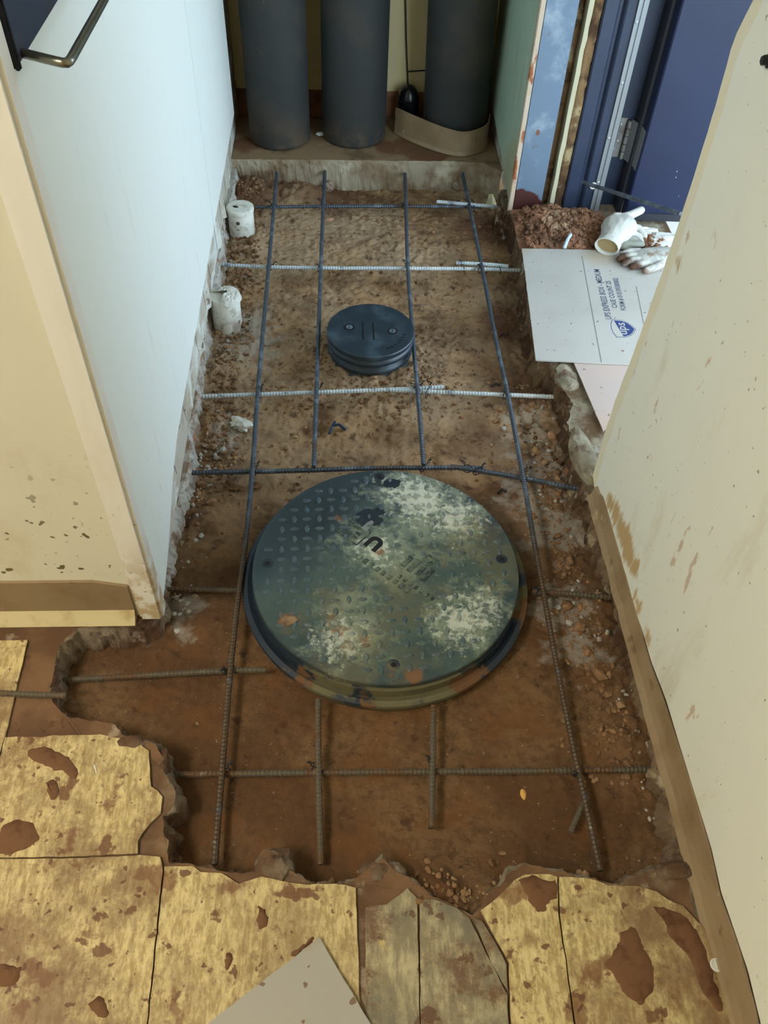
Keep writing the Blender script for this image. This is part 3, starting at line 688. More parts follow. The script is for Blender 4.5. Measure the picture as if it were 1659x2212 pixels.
# steel jamb: face, shadow reveal, stop
prof = [(.722, 2.56), (.722, 2.497), (.726, 2.492), (.760, 2.492), (.766, 2.500), (.774, 2.500), (.780, 2.488), (.784, 2.485), (.838, 2.485), (.842, 2.488), (.842, 2.520), (.905, 2.520), (.905, 2.56)]
jm = tag(MB().prism(prof, 0.0, 2.08).build('trim_6', m_navyframe), kind='structure', label='dark blue steel door jamb')
st = MB(); st.prism([(.810, 2.485), (.810, 2.479), (.822, 2.479), (.823, 2.475), (.826, 2.475), (.827, 2.479), (.838, 2.479), (.838, 2.485)], .0, 2.05)
sp = st.build('weather_strip', m_alu, jm); sp['label'] = 'aluminium weather strip'
for z in (.10, .24, .40, .56):
    sc = MB(); sc.lathe([(.0045, 0), (.0045, .0012), (.003, .002)], (.816, 2.479, z), 12, Matrix.Rotation(math.radians(90), 3, 'X')); sc.build('screw', m_screw, sp)
bs = MB(); bs.rock((.802, 2.480, .088), .011, (1, .6, 1.1), 2, .15); bs.build('sealant_blob', m_white, jm)['label'] = 'white sealant blob'
tag(MB().box(.72, 1.05, 2.56, 2.62, 0, 2.1).build('wall_jamb', m_dark), kind='structure')
thr = tag(MB().bbox(.60, 1.02, 2.44, 2.56, -.03, .004, .004).build('trim_7', m_conc), kind='structure')

# door leaf, swung open across the corridor direction
d0 = Vector((.905, 2.418)); d1 = Vector((1.80, 2.375))
dd = (d1 - d0).normalized(); dn = Vector((-dd.y, dd.x))
def dp(u, w): return (d0.x + dd.x * u + dn.x * w, d0.y + dd.y * u + dn.y * w)
door = tag(MB().prism([dp(0, .004), dp(.004, 0), dp(.893, 0), dp(.896, .004), dp(.896, .044), dp(0, .044)], .012, 2.03).build('door_1', m_navy), kind='structure', label='navy blue steel door standing open')
sw = MB(); sw.prism([dp(.002, -.006), dp(.893, -.006), dp(.893, -.0005), dp(.002, -.0005)], .012, .035)
sw.build('door_sweep', m_dark, door)['label'] = 'dark door sweep'
hg = MB(); hg.prism([(.8425, 2.5195), (.8425, 2.517), (.872, 2.517), (.872, 2.5195)], .165, .285)
hinge = hg.build('hinge', m_hinge, door); hinge['label'] = 'dull steel hinge'
for (x, z) in ((.851, .19), (.858, .215), (.849, .24), (.857, .265)):
    sc = MB(); sc.lathe([(.0042, 0), (.0042, .001), (.0025, .0018)], (x, 2.517, z), 12, Matrix.Rotation(math.radians(90), 3, 'X')); sc.build('screw', m_screw, hinge)
for k in range(5):
    bb = MB(); bb.lathe([(.0062, 0), (.007, .001), (.007, .0205), (.0062, .0215)], (.878, 2.507, .165 + k * .0235), 16); bb.build('knuckle', m_hinge, hinge)
lf = MB(); lf.prism([(.884, 2.512), (.884, 2.509), (.903, 2.46), (.9045, 2.43), (.907, 2.43), (.9055, 2.46)], .165, .285); lf.build('leaf', m_alu, hinge)
# closes the view between jamb and door leaf from behind
tag(MB().box(.895, .905, 2.462, 2.525, .0, 2.05).build('trim_8', m_dark), kind='structure')

# rest of the room, out of the frame
tag(MB().box(-2.6, .74, -1.7, 3.25, 2.6, 2.7).build('ceiling', m_ceil), kind='structure')
tag(MB().box(-2.6, .74, -1.8, -1.7, 0, 2.6).build('wall_rear', m_shell), kind='structure')
tag(MB().box(-2.7, -2.6, -1.8, .99, 0, 2.6).build('wall_side', m_shell), kind='structure')
tag(MB().box(.74, 7, -6, 9, -.14, -.06).build('pavement', m_pave), kind='structure')

tag(MB().box(.74, 2.6, .2, 3.6, 2.25, 2.35).build('added_sky_blocker', m_pave), kind='structure')  # unseen slab added outside to hold back overhead sky light at the doorway

def ceiling_lamp(x, y, lx, ly, label):
    t = thing('ceiling_light', label, 'light', (x, y, 2.6), group='ceiling lights')
    MB().box(x - lx / 2 - .03, x + lx / 2 + .03, y - ly / 2 - .03, y + ly / 2 + .03, 2.56, 2.6).build('housing', m_lampbody, t)
    MB().bbox(x - lx / 2, x + lx / 2, y - ly / 2, y + ly / 2, 2.545, 2.56, .003).build('diffuser', m_lamp, t)
ceiling_lamp(-1.7, -.35, .6, 1.2, 'warm ceiling light panel over the tiled floor')

# ------------------------------------------------------------------ rail and dark panel on the left wall
rl = thing('steel_rail', 'bent steel rail standing off the upper left wall', 'rail', (-.35, 1.0, .99))
pts = [(-.3500, .9945, 1.010), (-.305, .972, 1.010), (-.296, .968, 1.010), (-.2915, .968, 1.010), (-.2895, .974, 1.010), (-.2890, .985, 1.010), (-.286, 1.158, 1.010), (-.283, 1.70, 1.010), (-.285, 1.715, 1.010), (-.295, 1.72, 1.010), (-.3500, 1.72, 1.010)]
MB().tube(resample(pts, .015), .0052, 12).build('bar', m_rail, rl, smooth=True)
for y in (.9945, 1.72):
    MB().lathe([(.009, 0), (.009, .002), (.007, .003)], (-.350, y, 1.010), 16, Matrix.Rotation(math.radians(90), 3, 'Y')).build('wall_flange', m_rail, rl)
dk = thing('dark_panel', 'dark blue-grey panel set on the left wall above the steel rail', 'panel', (-.35, 1.3, 1.003))
MB().bbox(-.3495, -.344, .975, 1.72, 1.004, 1.9, .002).build('sheet', m_mirror, dk)
MB().bbox(-.3495, -.342, .967, .975, 1.000, 1.9, .002).build('edge_bead', m_tie, dk)

# ------------------------------------------------------------------ alcove contents
def big_pipe(c, r, label, h=1.7, lean=0.0):
    t = thing('grey_pipe', label, 'pipe', (c[0], c[1], 0), group='grey pipes in the alcove')
    A = Matrix.Rotation(lean, 3, 'Y')
    MB().lathe([(r - .02, .0), (r - .006, .0), (r - .001, .004), (r, .012), (r, h), (r - .012, h), (r - .012, .02), (r - .02, .004)], (c[0], c[1], .0005), 64, A).build('barrel', m_pipe, t, smooth=True)
    MB().lathe([(r - .014, .004), (r - .014, h - .01)], (c[0], c[1], .001), 40, A).build('core', m_dark, t)
big_pipe((-.206, 2.963), .106, 'leftmost of the three large charcoal pipes in the alcove')
big_pipe((.057, 2.992), .112, 'middle of the three large charcoal pipes in the alcove')
big_pipe((.418, 3.005), .113, 'large charcoal pipe on the right inside the curled tan strip', lean=-.03)

cp = smooth_pl([(0.203,3.016),(0.247,2.960),(0.325,2.892),(0.387,2.853),(0.435,2.842),(0.487,2.867)] + [(.523, 2.90), (.536, 2.97)], 2)
cp = resample(cp, .012)
V = []; n = len(cp)
for i, (x, y) in enumerate(cp):
    a_, b_ = cp[max(0, i - 1)], cp[min(n - 1, i + 1)]
    d = Vector((b_[0] - a_[0], b_[1] - a_[1])).normalized(); q = Vector((d.y, -d.x))
    ht = .088 + .004 * math.sin(i * .25)
    V += [(x + q.x * .004, y + q.y * .004, .0), (x, y, .012), (x, y, ht), (x - q.x * .003, y - q.y * .003, ht), (x - q.x * .003, y - q.y * .003, .0)]
Fc = [(i * 5 + k, i * 5 + (k + 1) % 5, (i + 1) * 5 + (k + 1) % 5, (i + 1) * 5 + k) for i in range(n - 1) for k in range(5)] + [tuple(range(5)), tuple((n - 1) * 5 + k for k in range(5))]
o = build('base_strip', V, Fc, m_cove, smooth=False, center=True)
tag(o, 'curled loose tan baseboard strip wrapped around the right charcoal pipe', 'strip')
t = thing('capped_pipe', 'short black domed pipe cap behind the curled tan strip', 'pipe', (.252, 3.09, 0))
MB().lathe([(.038, 0), (.038, .092), (.036, .105), (.030, .120), (.020, .131), (.008, .136), (.002, .137)], (.252, 3.085, .0005), 32).build('dome', m_blackgloss, t, smooth=True)
MB().lathe([(.0385, .085), (.041, .086), (.041, .090), (.0385, .091)], (.252, 3.085, .0005), 32).build('collar', m_blackgloss, t)
t = thing('cable', 'thin grey cable running down the cream alcove wall', 'cable', (.30, 3.13, .1))
vp = [(0.228,0.393),(0.238,0.264),(0.252,0.117)]
MB().tube([(x, 3.134, z) for (x, z) in [(vp[0][0] - .001, 1.4)] + vp], .0028, 8).build('vertical_run', m_pipe, t)
hp = [(0.249,0.163),(0.310,0.169)]
MB().tube([(x, 3.134, z) for (x, z) in hp], .0025, 8).build('branch', m_pipe, t)
tag(MB().rock((-.065, 2.985, .004), .014, (1.3, .6, .4), 2).build('white_chip', m_white, center=True), 'white chip on the floor between the two left charcoal pipes', 'chip')

# ------------------------------------------------------------------ reinforcing bars
def rebar(pl, z, label, m, r=.0056, ribs=True, zs=None, name='rebar'):
    P3 = [(p[0], p[1], (zs[i] if zs else z)) for i, p in enumerate(pl)]
    if len(P3) > 2: P3 = smooth_pl(P3, 1)
    P3 = resample(P3, .0038)
    radii = [r * (1.13 if (i % 2 == 0) else .90) for i in range(len(P3))]
    mb = MB(); mb.tube(P3, r, 8, radii if ribs else None)
    o = mb.build(name, m, smooth=False, center=True)
    return tag(o, label, 'rebar')
ZL, ZT = -.041, -.0525
L1 = [(-0.212,2.783),(-0.211,2.252),(-0.210,1.638),(-0.205,1.361),(-0.206,1.153),(-0.212,0.983),(-0.214,0.832),(-0.212,0.637),(-0.210,0.471)]
L2 = [(-0.047,2.798),(-0.051,2.553),(-0.055,2.205),(-0.060,1.638),(-0.062,1.378)]
L2n = [(-0.044,0.770),(-0.043,0.688),(-0.042,0.628),(-0.039,0.551),(-0.036,0.468)]
L3 = [(0.231,2.790),(0.222,2.560),(0.207,2.214),(0.202,1.850),(0.201,1.639),(0.198,1.383)]
L3n = [(0.173,0.753),(0.162,0.630),(0.152,0.523)]
L4 = [(0.433,2.826),(0.435,2.565),(0.435,2.213),(0.432,1.872),(0.435,1.639),(0.431,1.343),(0.427,1.173),(0.425,1.021),(0.422,0.821),(0.423,0.627),(0.425,0.571),(0.427,0.444)]
rebar(L1, ZL, 'long bar running front to back nearest the left wall', m_barlong)
rebar(L2, ZL, 'bar running back from the large lid, left of the small black cap', m_bar)
rebar(L3, ZL, 'bar running back from the large lid, right of the small black cap', m_bar)
rebar(L4, ZL, 'long bar running front to back nearest the right wall', m_barlong)
rebar(L2n, -.045, 'muddy bar running from under the large lid to the front, left one', m_barmud)
rebar(L3n, -.045, 'muddy bar running from under the large lid to the front, right one', m_barmud)
T1 = [(-0.272,2.577),(0.044,2.591),(0.338,2.596),(0.478,2.596)]
T1b = [(0.328,2.609),(0.558,2.576)]
T2 = [(-0.367,2.242),(-0.297,2.233),(-0.213,2.227),(-0.045,2.225),(0.208,2.227),(0.436,2.228),(0.555,2.222)]
T2b = [(0.359,2.245),(0.462,2.237),(0.518,2.228)]
T3a = [(-0.380,1.638),(-0.160,1.650),(0.140,1.667),(0.274,1.678)]
T3b = [(0.131,1.665),(0.321,1.654),(0.577,1.638)]
T4a = [(-0.360,1.370),(-0.093,1.376),(0.072,1.384),(0.294,1.385),(0.345,1.381)]
T4b = [(0.263,1.389),(0.434,1.350),(0.564,1.312)]
T5a = [(-0.363,1.043),(-0.288,1.040),(-0.216,1.038)]
T5b = [(0.405,1.020),(0.493,1.012),(0.575,1.001)]
T6 = [(-0.575,0.824),(-0.476,0.828),(-0.213,0.841),(-0.146,0.841)]
T6b = [(-0.666,0.771),(-0.566,0.764),(-0.497,0.760)]
T7 = [(-0.310,0.634),(-0.032,0.632),(0.218,0.628),(0.420,0.625),(0.588,0.623)]
rebar(T1, ZT, 'dark cross bar nearest the alcove curb', m_bar)
rebar(T1b, -.0425, 'pale short bar by the foot of the green panel', m_bardust)
rebar(T2, ZT, 'pale cross bar behind the small black cap', m_bardust)
rebar(T2b, -.0425, 'short pale lap bar tied beside the cardboard', m_bardust)
rebar(T3a, ZT, 'ribbed cross bar in front of the small black cap, reaching the left wall', m_bardust)
rebar(T3b, ZT, 'whitest ribbed cross bar, reaching the slab below the cardboard', m_bardust)
rebar(T4a, ZT, 'cross bar just behind the large round lid, reaching the left wall', m_bar)
rebar(T4b, ZT, 'slanted cross bar reaching the end of the right wall', m_bar)
rebar(T5a, -.062, 'half-buried cross bar left of the large round lid', m_barmud)
rebar(T5b, ZT, 'short muddy bar between the large round lid and the right wall', m_barmud)
rebar(T6, ZT, 'muddy bar sticking out of the broken slab on the left', m_barmud)
rebar(T6b, .006, 'short rusty bar lying over the tile at the left photo edge', m_barmud)
rebar(T7, -.056, 'muddy cross bar nearest the front, in front of the large lid', m_barmud)
q = [(0.425,0.562),(0.408,0.538),(0.391,0.512)]
rebar(q, -.05, 'short clay-coated stub beside the front end of the right long bar', m_barmud, r=.005)
dbar = [(0.753,0.121)] + [(0.919,0.238)]
rebar([(dbar[0][0], 2.44), (dbar[1][0], 2.05)], 0, 'bent-up bar in front of the navy door', m_bar, zs=[dbar[0][1], dbar[1][1]])

# wire ties at the crossings
def tie_mesh():
    mb = MB()
    pts = []
    for i in range(22):
        a_ = 2 * math.pi * i / 20
        pts.append((.0105 * math.cos(a_) * .72 + .002, .0105 * math.cos(a_) * .72, .0125 * math.sin(a_) - .006))
    mb.tube(pts, .0011, 6)
    mb.tube([(.009, .006, .004), (.014, .004, .009), (.012, .012, .012), (.019, .014, .011)], .0013, 6)
    mb.tube([(.009, .006, .004), (.011, .012, .008), (.016, .010, .013), (.016, .018, .014)], .0011, 6)
    return mb
def cross(A, B):
    for a, b in zip(A[:-1], A[1:]):
        for c, d in zip(B[:-1], B[1:]):
            r = Vector((b[0] - a[0], b[1] - a[1])); s = Vector((d[0] - c[0], d[1] - c[1]))
            den = r.x * s.y - r.y * s.x
            if abs(den) < 1e-9: continue
            w = Vector((c[0] - a[0], c[1] - a[1]))
            t_ = (w.x * s.y - w.y * s.x) / den; u_ = (w.x * r.y - w.y * r.x) / den
            if 0 <= t_ <= 1 and 0 <= u_ <= 1: return (a[0] + r.x * t_, a[1] + r.y * t_)
tie0 = None
spots = []
LN = [(L1, 'long bar by left wall'), (L2, 'bar left of small cap'), (L3, 'bar right of small cap'), (L4, 'long bar by right wall')]
TN = [(T1, 'cross bar nearest the alcove'), (T2, 'pale cross bar behind small cap'), (T3a, 'ribbed cross bar before small cap'), (T3b, 'whitest cross bar'), (T4a, 'cross bar behind large lid'),
      (T4b, 'slanted cross bar'), (T5b, 'short muddy bar by right wall'), (T6, 'muddy bar from left slab'), (T7, 'frontmost cross bar')]
for A, an in LN:
    for B, bn in TN:
        p = cross(A, B)
        if p: spots.append((p[0], p[1], -.046, 'black wire tie joining %s and %s' % (an, bn)))
for A, an in ((L2n, 'left bar from under lid'), (L3n, 'right bar from under lid')):
    p = cross(A, T7)
    if p: spots.append((p[0], p[1], -.048, 'black wire tie joining %s and frontmost cross bar' % an))
for p, lb in zip([(0.378,2.230),(0.489,2.225),(0.226,1.656),(0.306,1.380),(0.325,1.374),(0.381,2.598),(0.448,2.585)],
                 ('wire tie at the left end of the short pale lap bar', 'wire tie at the right end of the short pale lap bar', 'wire tie clasping the two pale bars lapped before the small cap',
                  'left one of two wire ties where the slanted bar begins', 'right one of two wire ties where the slanted bar begins',
                  'wire tie on the short pale bar by the green panel, left one', 'wire tie on the short pale bar by the green panel, right one')):
    spots.append((p[0], p[1], -.048, lb))
for i, p in enumerate(spots):
    if tie0 is None:
        tie0 = tie_mesh().build('wire_tie', m_tie); o = tie0
    else:
        o = tie0.copy(); COL.objects.link(o)
    o.location = p[:3]; o.rotation_euler = (random.uniform(-.2, .2), random.uniform(-.2, .2), random.choice((0, 1.57, 3.14)) + random.uniform(-.5, .5))
    tag(o, p[3], 'tie', group='wire ties on the reinforcing bars')

# ------------------------------------------------------------------ large round lid
LC = (.0945, 1.058)
lidt = thing('access_cover', 'large round dark tread-plate lid caked with pale mud in the trench', 'cover', (LC[0], LC[1], -.06))
FC = (.0945, 1.054)
MB().lathe([(.270, -.085), (.290, -.085), (.299, -.062), (.3015, -.052), (.3005, -.046), (.290, -.043), (.283, -.046), (.279, -.047), (.279, -.026), (.270, -.026)], (FC[0], FC[1], 0), 128).build('flange', m_flange, lidt, smooth=False)
lid = MB()
lid.lathe([(.262, -.045), (.272, -.045), (.2765, -.040), (.2765, -.031), (.2735, -.029), (.2735, -.025), (.2775, -.023), (.2780, -.012), (.2765, -.0095), (.270, -.0088), (.20, -.0088)], (LC[0], LC[1], 0), 128)
lido = lid.build('lid', m_lid, lidt, smooth=False)
# tread lugs: alternating crosswise and lengthwise lozenges, one moulded relief
lug = MB()
def lozenge(cx, cy, ang, l=.0110, w=.0056, h=.0030):
    ca, sa = math.cos(ang), math.sin(ang)
    z0 = -.0091
    ring = [(l, 0), (l * .6, w * .75), (0, w), (-l * .6, w * .75), (-l, 0), (-l * .6, -w * .75), (0, -w), (l * .6, -w * .75)]
    v = [(cx + x * ca - y * sa, cy + x * sa + y * ca, z0) for x, y in ring] + [(cx + .62 * (x * ca - y * sa), cy + .62 * (x * sa + y * ca), z0 + h) for x, y in ring]
    lug.add(v, [(i, (i + 1) % 8, 8 + (i + 1) % 8, 8 + i) for i in range(8)] + [tuple(range(8, 16))])
pit = .0272
ehole = [(0.090,1.315),(0.340,1.074),(0.099,0.822),(-0.152,1.068)]
for i in range(-11, 12):
    for j in range(-11, 12):
        u, w = i * pit, j * pit
        if math.hypot(u, w) > .258: continue
        x, y = LC[0] + u * .9994 - w * .035, LC[1] + u * .035 + w * .9994
        if any(math.hypot(x - q[0], y - q[1]) < .019 for q in ehole): continue
        # clear diagonal band for the raised marks
        s_, t_ = (u + w) / 1.414, (u - w) / 1.414
        if abs(s_) < .050 and -.105 < t_ < .125: continue
        lozenge(x, y, 0 if (i + j) % 2 else math.pi / 2)
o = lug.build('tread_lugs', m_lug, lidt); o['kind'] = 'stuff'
for q in ehole:
    hb = MB(); hb.lathe([(.0125, -.0090), (.0115, -.0078), (.0085, -.0078), (.0065, -.0084), (.006, -.0086)], (q[0], q[1], 0), 20)
    ho = hb.build('bolt_boss', m_flange, lidt)
    MB().lathe([(.0058, -.0089), (.0058, -.0080), (.0035, -.0078)], (q[0], q[1], 0), 6).build('bolt', m_blackhole, ho)
# raised maker's marks on the diagonal: tilted square plate, hook, block letters worn beyond reading, panel of bars
def diag(cx, cy, poly, h, m, name):
    a = math.radians(-42); ca, sa = math.cos(a), math.sin(a)
    P_ = [(cx + x * ca - y * sa, cy + x * sa + y * ca) for x, y in poly]
    return MB().prism(P_, -.0092, -.0088 + h).build(name, m, lido)
def rect(w, h_, x=0, y=0): return [(x - w / 2, y - h_ / 2), (x + w / 2, y - h_ / 2), (x + w / 2, y + h_ / 2), (x - w / 2, y + h_ / 2)]
diag(.030, 1.150, rect(.056, .050), .0012, m_mark, 'emblem_plate')
diag(.030, 1.150, rect(.050, .044), .0018, m_lid, 'emblem_plate')
diag(.030, 1.150, rect(.040, .007, 0, .013), .0030, m_mark, 'emblem_bar')
diag(.030, 1.150, rect(.032, .007, 0, -.011), .0030, m_mark, 'emblem_bar')
diag(.030, 1.150, rect(.012, .007, .010, .001), .0030, m_mark, 'emblem_bar')
diag(.056, 1.166, [(-.004, -.024), (.011, -.018), (.006, .018), (-.006, .022)], .0022, m_alu, 'emblem_fin')
hk = []
for i in range(13):
    a_ = math.pi * i / 12; hk.append((.0165 * math.cos(a_), .014 * math.sin(a_) + .006))
hk += [(-.0165, -.017), (-.0065, -.017), (-.0065, .004)] + [(.0060 * math.cos(math.pi - math.pi * i / 8), .005 * math.sin(math.pi * i / 8) + .005) for i in range(1, 8)] + [(.0065, -.017), (.0165, -.017)]
diag(.071, 1.118, hk, .0008, m_blackhole, 'hook_mark')
for k in range(9):
    diag(.040 + k * .0120, 1.082 - k * .0108, rect(.0075, .012), .0026, m_mark if k % 3 else m_mark2, 'worn_letter')
for k in range(4):
    diag(.136 + k * .0135, 1.066 - k * .012, rect(.0105, .036 if k % 2 else .030, 0, .004), .0028, m_mark, 'worn_letter')
for k in range(7):
    diag(.122 + k * .0105, 1.030 - k * .0095, rect(.006, .009), .0022, m_mark, 'worn_letter')
diag(.185, 1.072, [(-.016, .013), (.016, .013), (.010, -.013), (-.010, -.013)], .0018, m_mark, 'worn_badge')
diag(.185, 1.072, [(-.008, .006), (.008, .006), (.004, -.008), (-.004, -.008)], .0030, m_mark2, 'worn_badge')
for (x, y, r) in ((.062, 1.190, .027), (.082, 1.205, .014), (.118, 1.292, .018)):
    MB().rock((x, y, -.0078), r, (1, .85, .05), 3, .45).build('dark_residue', m_flange, lidt)
cl = MB(); cl.rock((-.105, .925, -.0075), .016, (1.2, .8, .18), 2, .4); cl.build('clay_lump', m_clod, lidt)

# ------------------------------------------------------------------ small corrugated riser cap
RC = (.0845, 1.853)
rt = thing('riser_cap', 'small round black plastic cap on a corrugated riser in the trench', 'cap', (RC[0], RC[1], -.11))
MB().lathe([(.100, -.016), (.1165, -.016), (.1185, -.012), (.1185, -.003), (.1165, -.0005), (.11, 0.0), (.05, 0)], (RC[0], RC[1], 0), 80).build('cap_lid', m_riser, rt)
pr = [(.098, -.13)]
z = -.125
for k in range(4):
    pr += [(.104, z), (.1145, z + .006), (.1165, z + .012), (.1145, z + .018), (.104, z + .0235)]
    z += .0272
pr = [p for p in pr if p[1] < -.0165] + [(.104, -.0165)]
MB().lathe(pr, (RC[0], RC[1], 0), 80).build('corrugated_body', m_riser, rt, smooth=True)
for (x, y) in [(0.027,1.862),(0.143,1.846)]:
    r_ = MB(); r_.lathe([(.0140, -.0004), (.0140, .0010), (.0105, .0010), (.0100, .0002), (.0095, 0.0001)], (x, y, 0), 24)
    so = r_.build('screw_boss', m_blackhole, rt)
    MB().lathe([(.0092, 0), (.0092, .0012), (.006, .0016)], (x, y, 0), 20).build('screw_head', m_screw2, so)
    MB().box(x - .0009, x + .0009, y - .007, y + .007, .0014, .0019).build('slot', m_blackhole, so)
cc = [(0.078,1.846)][0]
for dx in (-.014, .014):
    MB().bbox(cc[0] + dx - .0015, cc[0] + dx + .0015, cc[1] - .038, cc[1] + .038, -.0005, .0014, .0004).build('rib', m_blackhole, rt)
for k in range(7):
    a_ = math.radians(-62 + k * 8)
    x, y = RC[0] + .092 * math.cos(a_), RC[1] + .092 * math.sin(a_)
    MB().bbox(x - .0045, x + .0045, y - .0014, y + .0014, -.0005, .0009, .0003).build('moulded_mark', m_blackhole, rt)

# ------------------------------------------------------------------ white pipe stubs
def stub(c, r, label, intact):
    t = thing('pipe_stub', label, 'pipe', (c[0], c[1], -.1), group='white pipe stubs by the left wall')
    MB().lathe([(r - .004, -.13), (r, -.13), (r, -.018), (r + .0006, -.014), (r, -.010), (r, -.002), (r - .004, -.002)], (c[0], c[1], 0), 40).build('pipe', m_pvc, t, smooth=False)
    if intact:
        MB().lathe([(r * .6, -.006), (r + .0022, -.0125), (r + .0028, -.009), (r + .0024, -.001), (r * .93, .0012), (r * .5, .0012)], (c[0], c[1], .0), 40).build('cap', m_pvc, t)
        MB().bbox(c[0] - .016, c[0] + .020, c[1] - .0045, c[1] + .0045, .0008, .0032, .0008).build('cap_grip', m_pvc, t)
        MB().rock((c[0] - .012, c[1] - .004, .0022), .008, (1.2, .8, .2), 1).build('dirt_spot', m_blackhole, t)
        MB().lathe([(.006, 0), (.006, .0008), (.003, .0012)], (c[0] - .006, c[1] - r - .0004, -.035), 14, Matrix.Rotation(math.radians(90), 3, 'X')).build('side_mark', m_pipe, t)
    else:
        MB().lathe([(r - .0055, -.05), (r - .0055, -.018), (r - .012, -.016)], (c[0], c[1], 0), 30).build('soil_fill', m_clod, t)
        # crumpled tape stretched over most of the mouth
        v = []; f = []
        na, nr = 26, 7
        for i in range(na + 1):
            a_ = math.radians(-110 + 275 * i / na)
            for k in range(nr + 1):
                q = 1.05 * (1 - k / nr * .88)
                x, y = c[0] + .004 + r * q * math.cos(a_), c[1] + r * q * math.sin(a_)
                zz = .000 + .010 * (k / nr) + .010 * abs(nz(x, y, 2, 55, 2)) - (.014 if k == 0 else 0)
                v.append((x, y, zz))
        for i in range(na):
            for k in range(nr): f.append((i * (nr + 1) + k, (i + 1) * (nr + 1) + k, (i + 1) * (nr + 1) + k + 1, i * (nr + 1) + k + 1))
        build('torn_tape', v, f, m_white, t)
stub((-.313, 2.484), .041, 'white capped pipe stub by the left wall, farther one near the alcove', True)
stub((-.321, 2.008), .041, 'white pipe stub with torn covering by the left wall, nearer one', False)

# ------------------------------------------------------------------ cardboard and boards
def board(name, poly, z, th, m, label, cat, fold=None, tilt=0.0):
    t = thing(name, label, cat, (poly[0][0], poly[0][1], z))
    Q = resample(list(poly) + [poly[0]], .02)[:-1]
    R = [(x + .0012 * nz(x, y, 2, 40, 2), y + .0012 * nz(x, y, 9, 40, 2)) for x, y in Q]
    MB().prism(R, z, z + th).build('sheet', m, t)
    if fold:
        for a_, b_ in fold:
            d = Vector((b_[0] - a_[0], b_[1] - a_[1])).normalized(); q = Vector((-d.y, d.x)) * .0012
            MB().prism([(a_[0] + q.x, a_[1] + q.y), (b_[0] + q.x, b_[1] + q.y), (b_[0] - q.x, b_[1] - q.y), (a_[0] - q.x, a_[1] - q.y)], z + th - .001, z + th + .0003).build('crease', m_crease, t)
    return t
cb2 = board('cardboard', [(0.610,1.723),(0.635,1.448),(0.675,1.492),(0.878,1.876),(0.721,1.874)], .004, .003, m_board2, 'pinkish board lying under the large cardboard by the right wall', 'cardboard')
cb1 = board('cardboard', [(0.552,2.239),(0.533,1.993),(0.511,1.710),(0.683,1.699),(0.755,1.694)] + [(.80, 1.70), (.98, 1.95), (.98, 2.12), (.90, 2.235)] + [(0.768,2.235)], .0085, .0042, m_board1, 'large pale grey printed cardboard spread over the doorway slab', 'cardboard', fold=[[(0.728,2.200),(0.682,1.700)], [(0.857,2.046),(0.835,1.866)]])
def text(body, p0, p1, parent, m, z, size_k=1.0, name='printed_line'):
    cu = bpy.data.curves.new(name, 'FONT'); cu.body = body; cu.size = 1.0; cu.resolution_u = 2; cu.offset = .012
    o = bpy.data.objects.new(name, cu); COL.objects.link(o)
    dg = bpy.context.evaluated_depsgraph_get()
    me = bpy.data.meshes.new_from_object(o.evaluated_get(dg))
    bpy.data.objects.remove(o); bpy.data.curves.remove(cu)
    xs = [v.co.x for v in me.vertices]; ys = [v.co.y for v in me.vertices]
    d = Vector((p1[0] - p0[0], p1[1] - p0[1])); Lh = d.length; d.normalize(); up = Vector((-d.y, d.x))
    k = Lh / (max(xs) - min(xs)); x0 = min(xs); yc = (max(ys) + min(ys)) / 2
    for v in me.vertices:
        u_, w_ = (v.co.x - x0) * k, (v.co.y - yc) * k * size_k
        v.co = (p0[0] + d.x * u_ + up.x * w_, p0[1] + d.y * u_ + up.y * w_, z)
    me.materials.append(m)
    o = bpy.data.objects.new(name, me); COL.objects.link(o)
    o.parent = parent; o.matrix_parent_inverse = parent.matrix_basis.inverted()
    return o
ZP = .0131
text('UPS EXPRESS BOX - MEDIUM', (.742, 1.887), (.758, 2.130), cb1, m_print, ZP, 1.25)
text('CASE COUNT 25', (.771, 1.940), (.779, 2.071), cb1, m_print, ZP, 1.2)
text('FORM # 010109380802', (.794, 1.928), (.805, 2.086), cb1, m_print, ZP, 1.3)
lg0 = Vector((.772, 1.845)); lu = Vector((.065, .998)); lv = Vector((-.998, .065))
def lp(poly): return [(lg0.x + lu.x * x + lv.x * y, lg0.y + lu.y * x + lv.y * y) for x, y in poly]
sh = [(-.038, .022), (-.036, -.002), (-.028, -.017), (-.014, -.027), (0, -.034), (.014, -.027), (.028, -.017), (.036, -.002), (.038, .022), (.020, .029), (0, .031), (-.020, .029)]
logo = MB().prism(lp([(x * 1.05, y * 1.05) for x, y in sh]), .0127, .0129).build('printed_emblem', m_logoblue, cb1)
MB().prism(lp(sh), .0128, .0130).build('emblem_border', m_logowhite, logo)
MB().prism(lp([(x * .93, y * .93 if y < .015 else .004 + (x + .038) * .20) for x, y in sh]), .0129, .0131).build('emblem_field', m_logoblue, logo)
text('ups', (lg0.x + lu.x * -.026 + .004, lg0.y + lu.y * -.026), (lg0.x + lu.x * .026 + .004, lg0.y + lu.y * .026), logo, m_logowhite, .0132, .9, 'emblem_letters')
board('grey_board', [(-0.036,0.344),(0.038,0.229),(0.098,0.125),(-0.371,0.142),(-0.193,0.236)], .0048, .004, m_board3, 'grey board corner lying on the cream tile at the bottom of the photo', 'board')

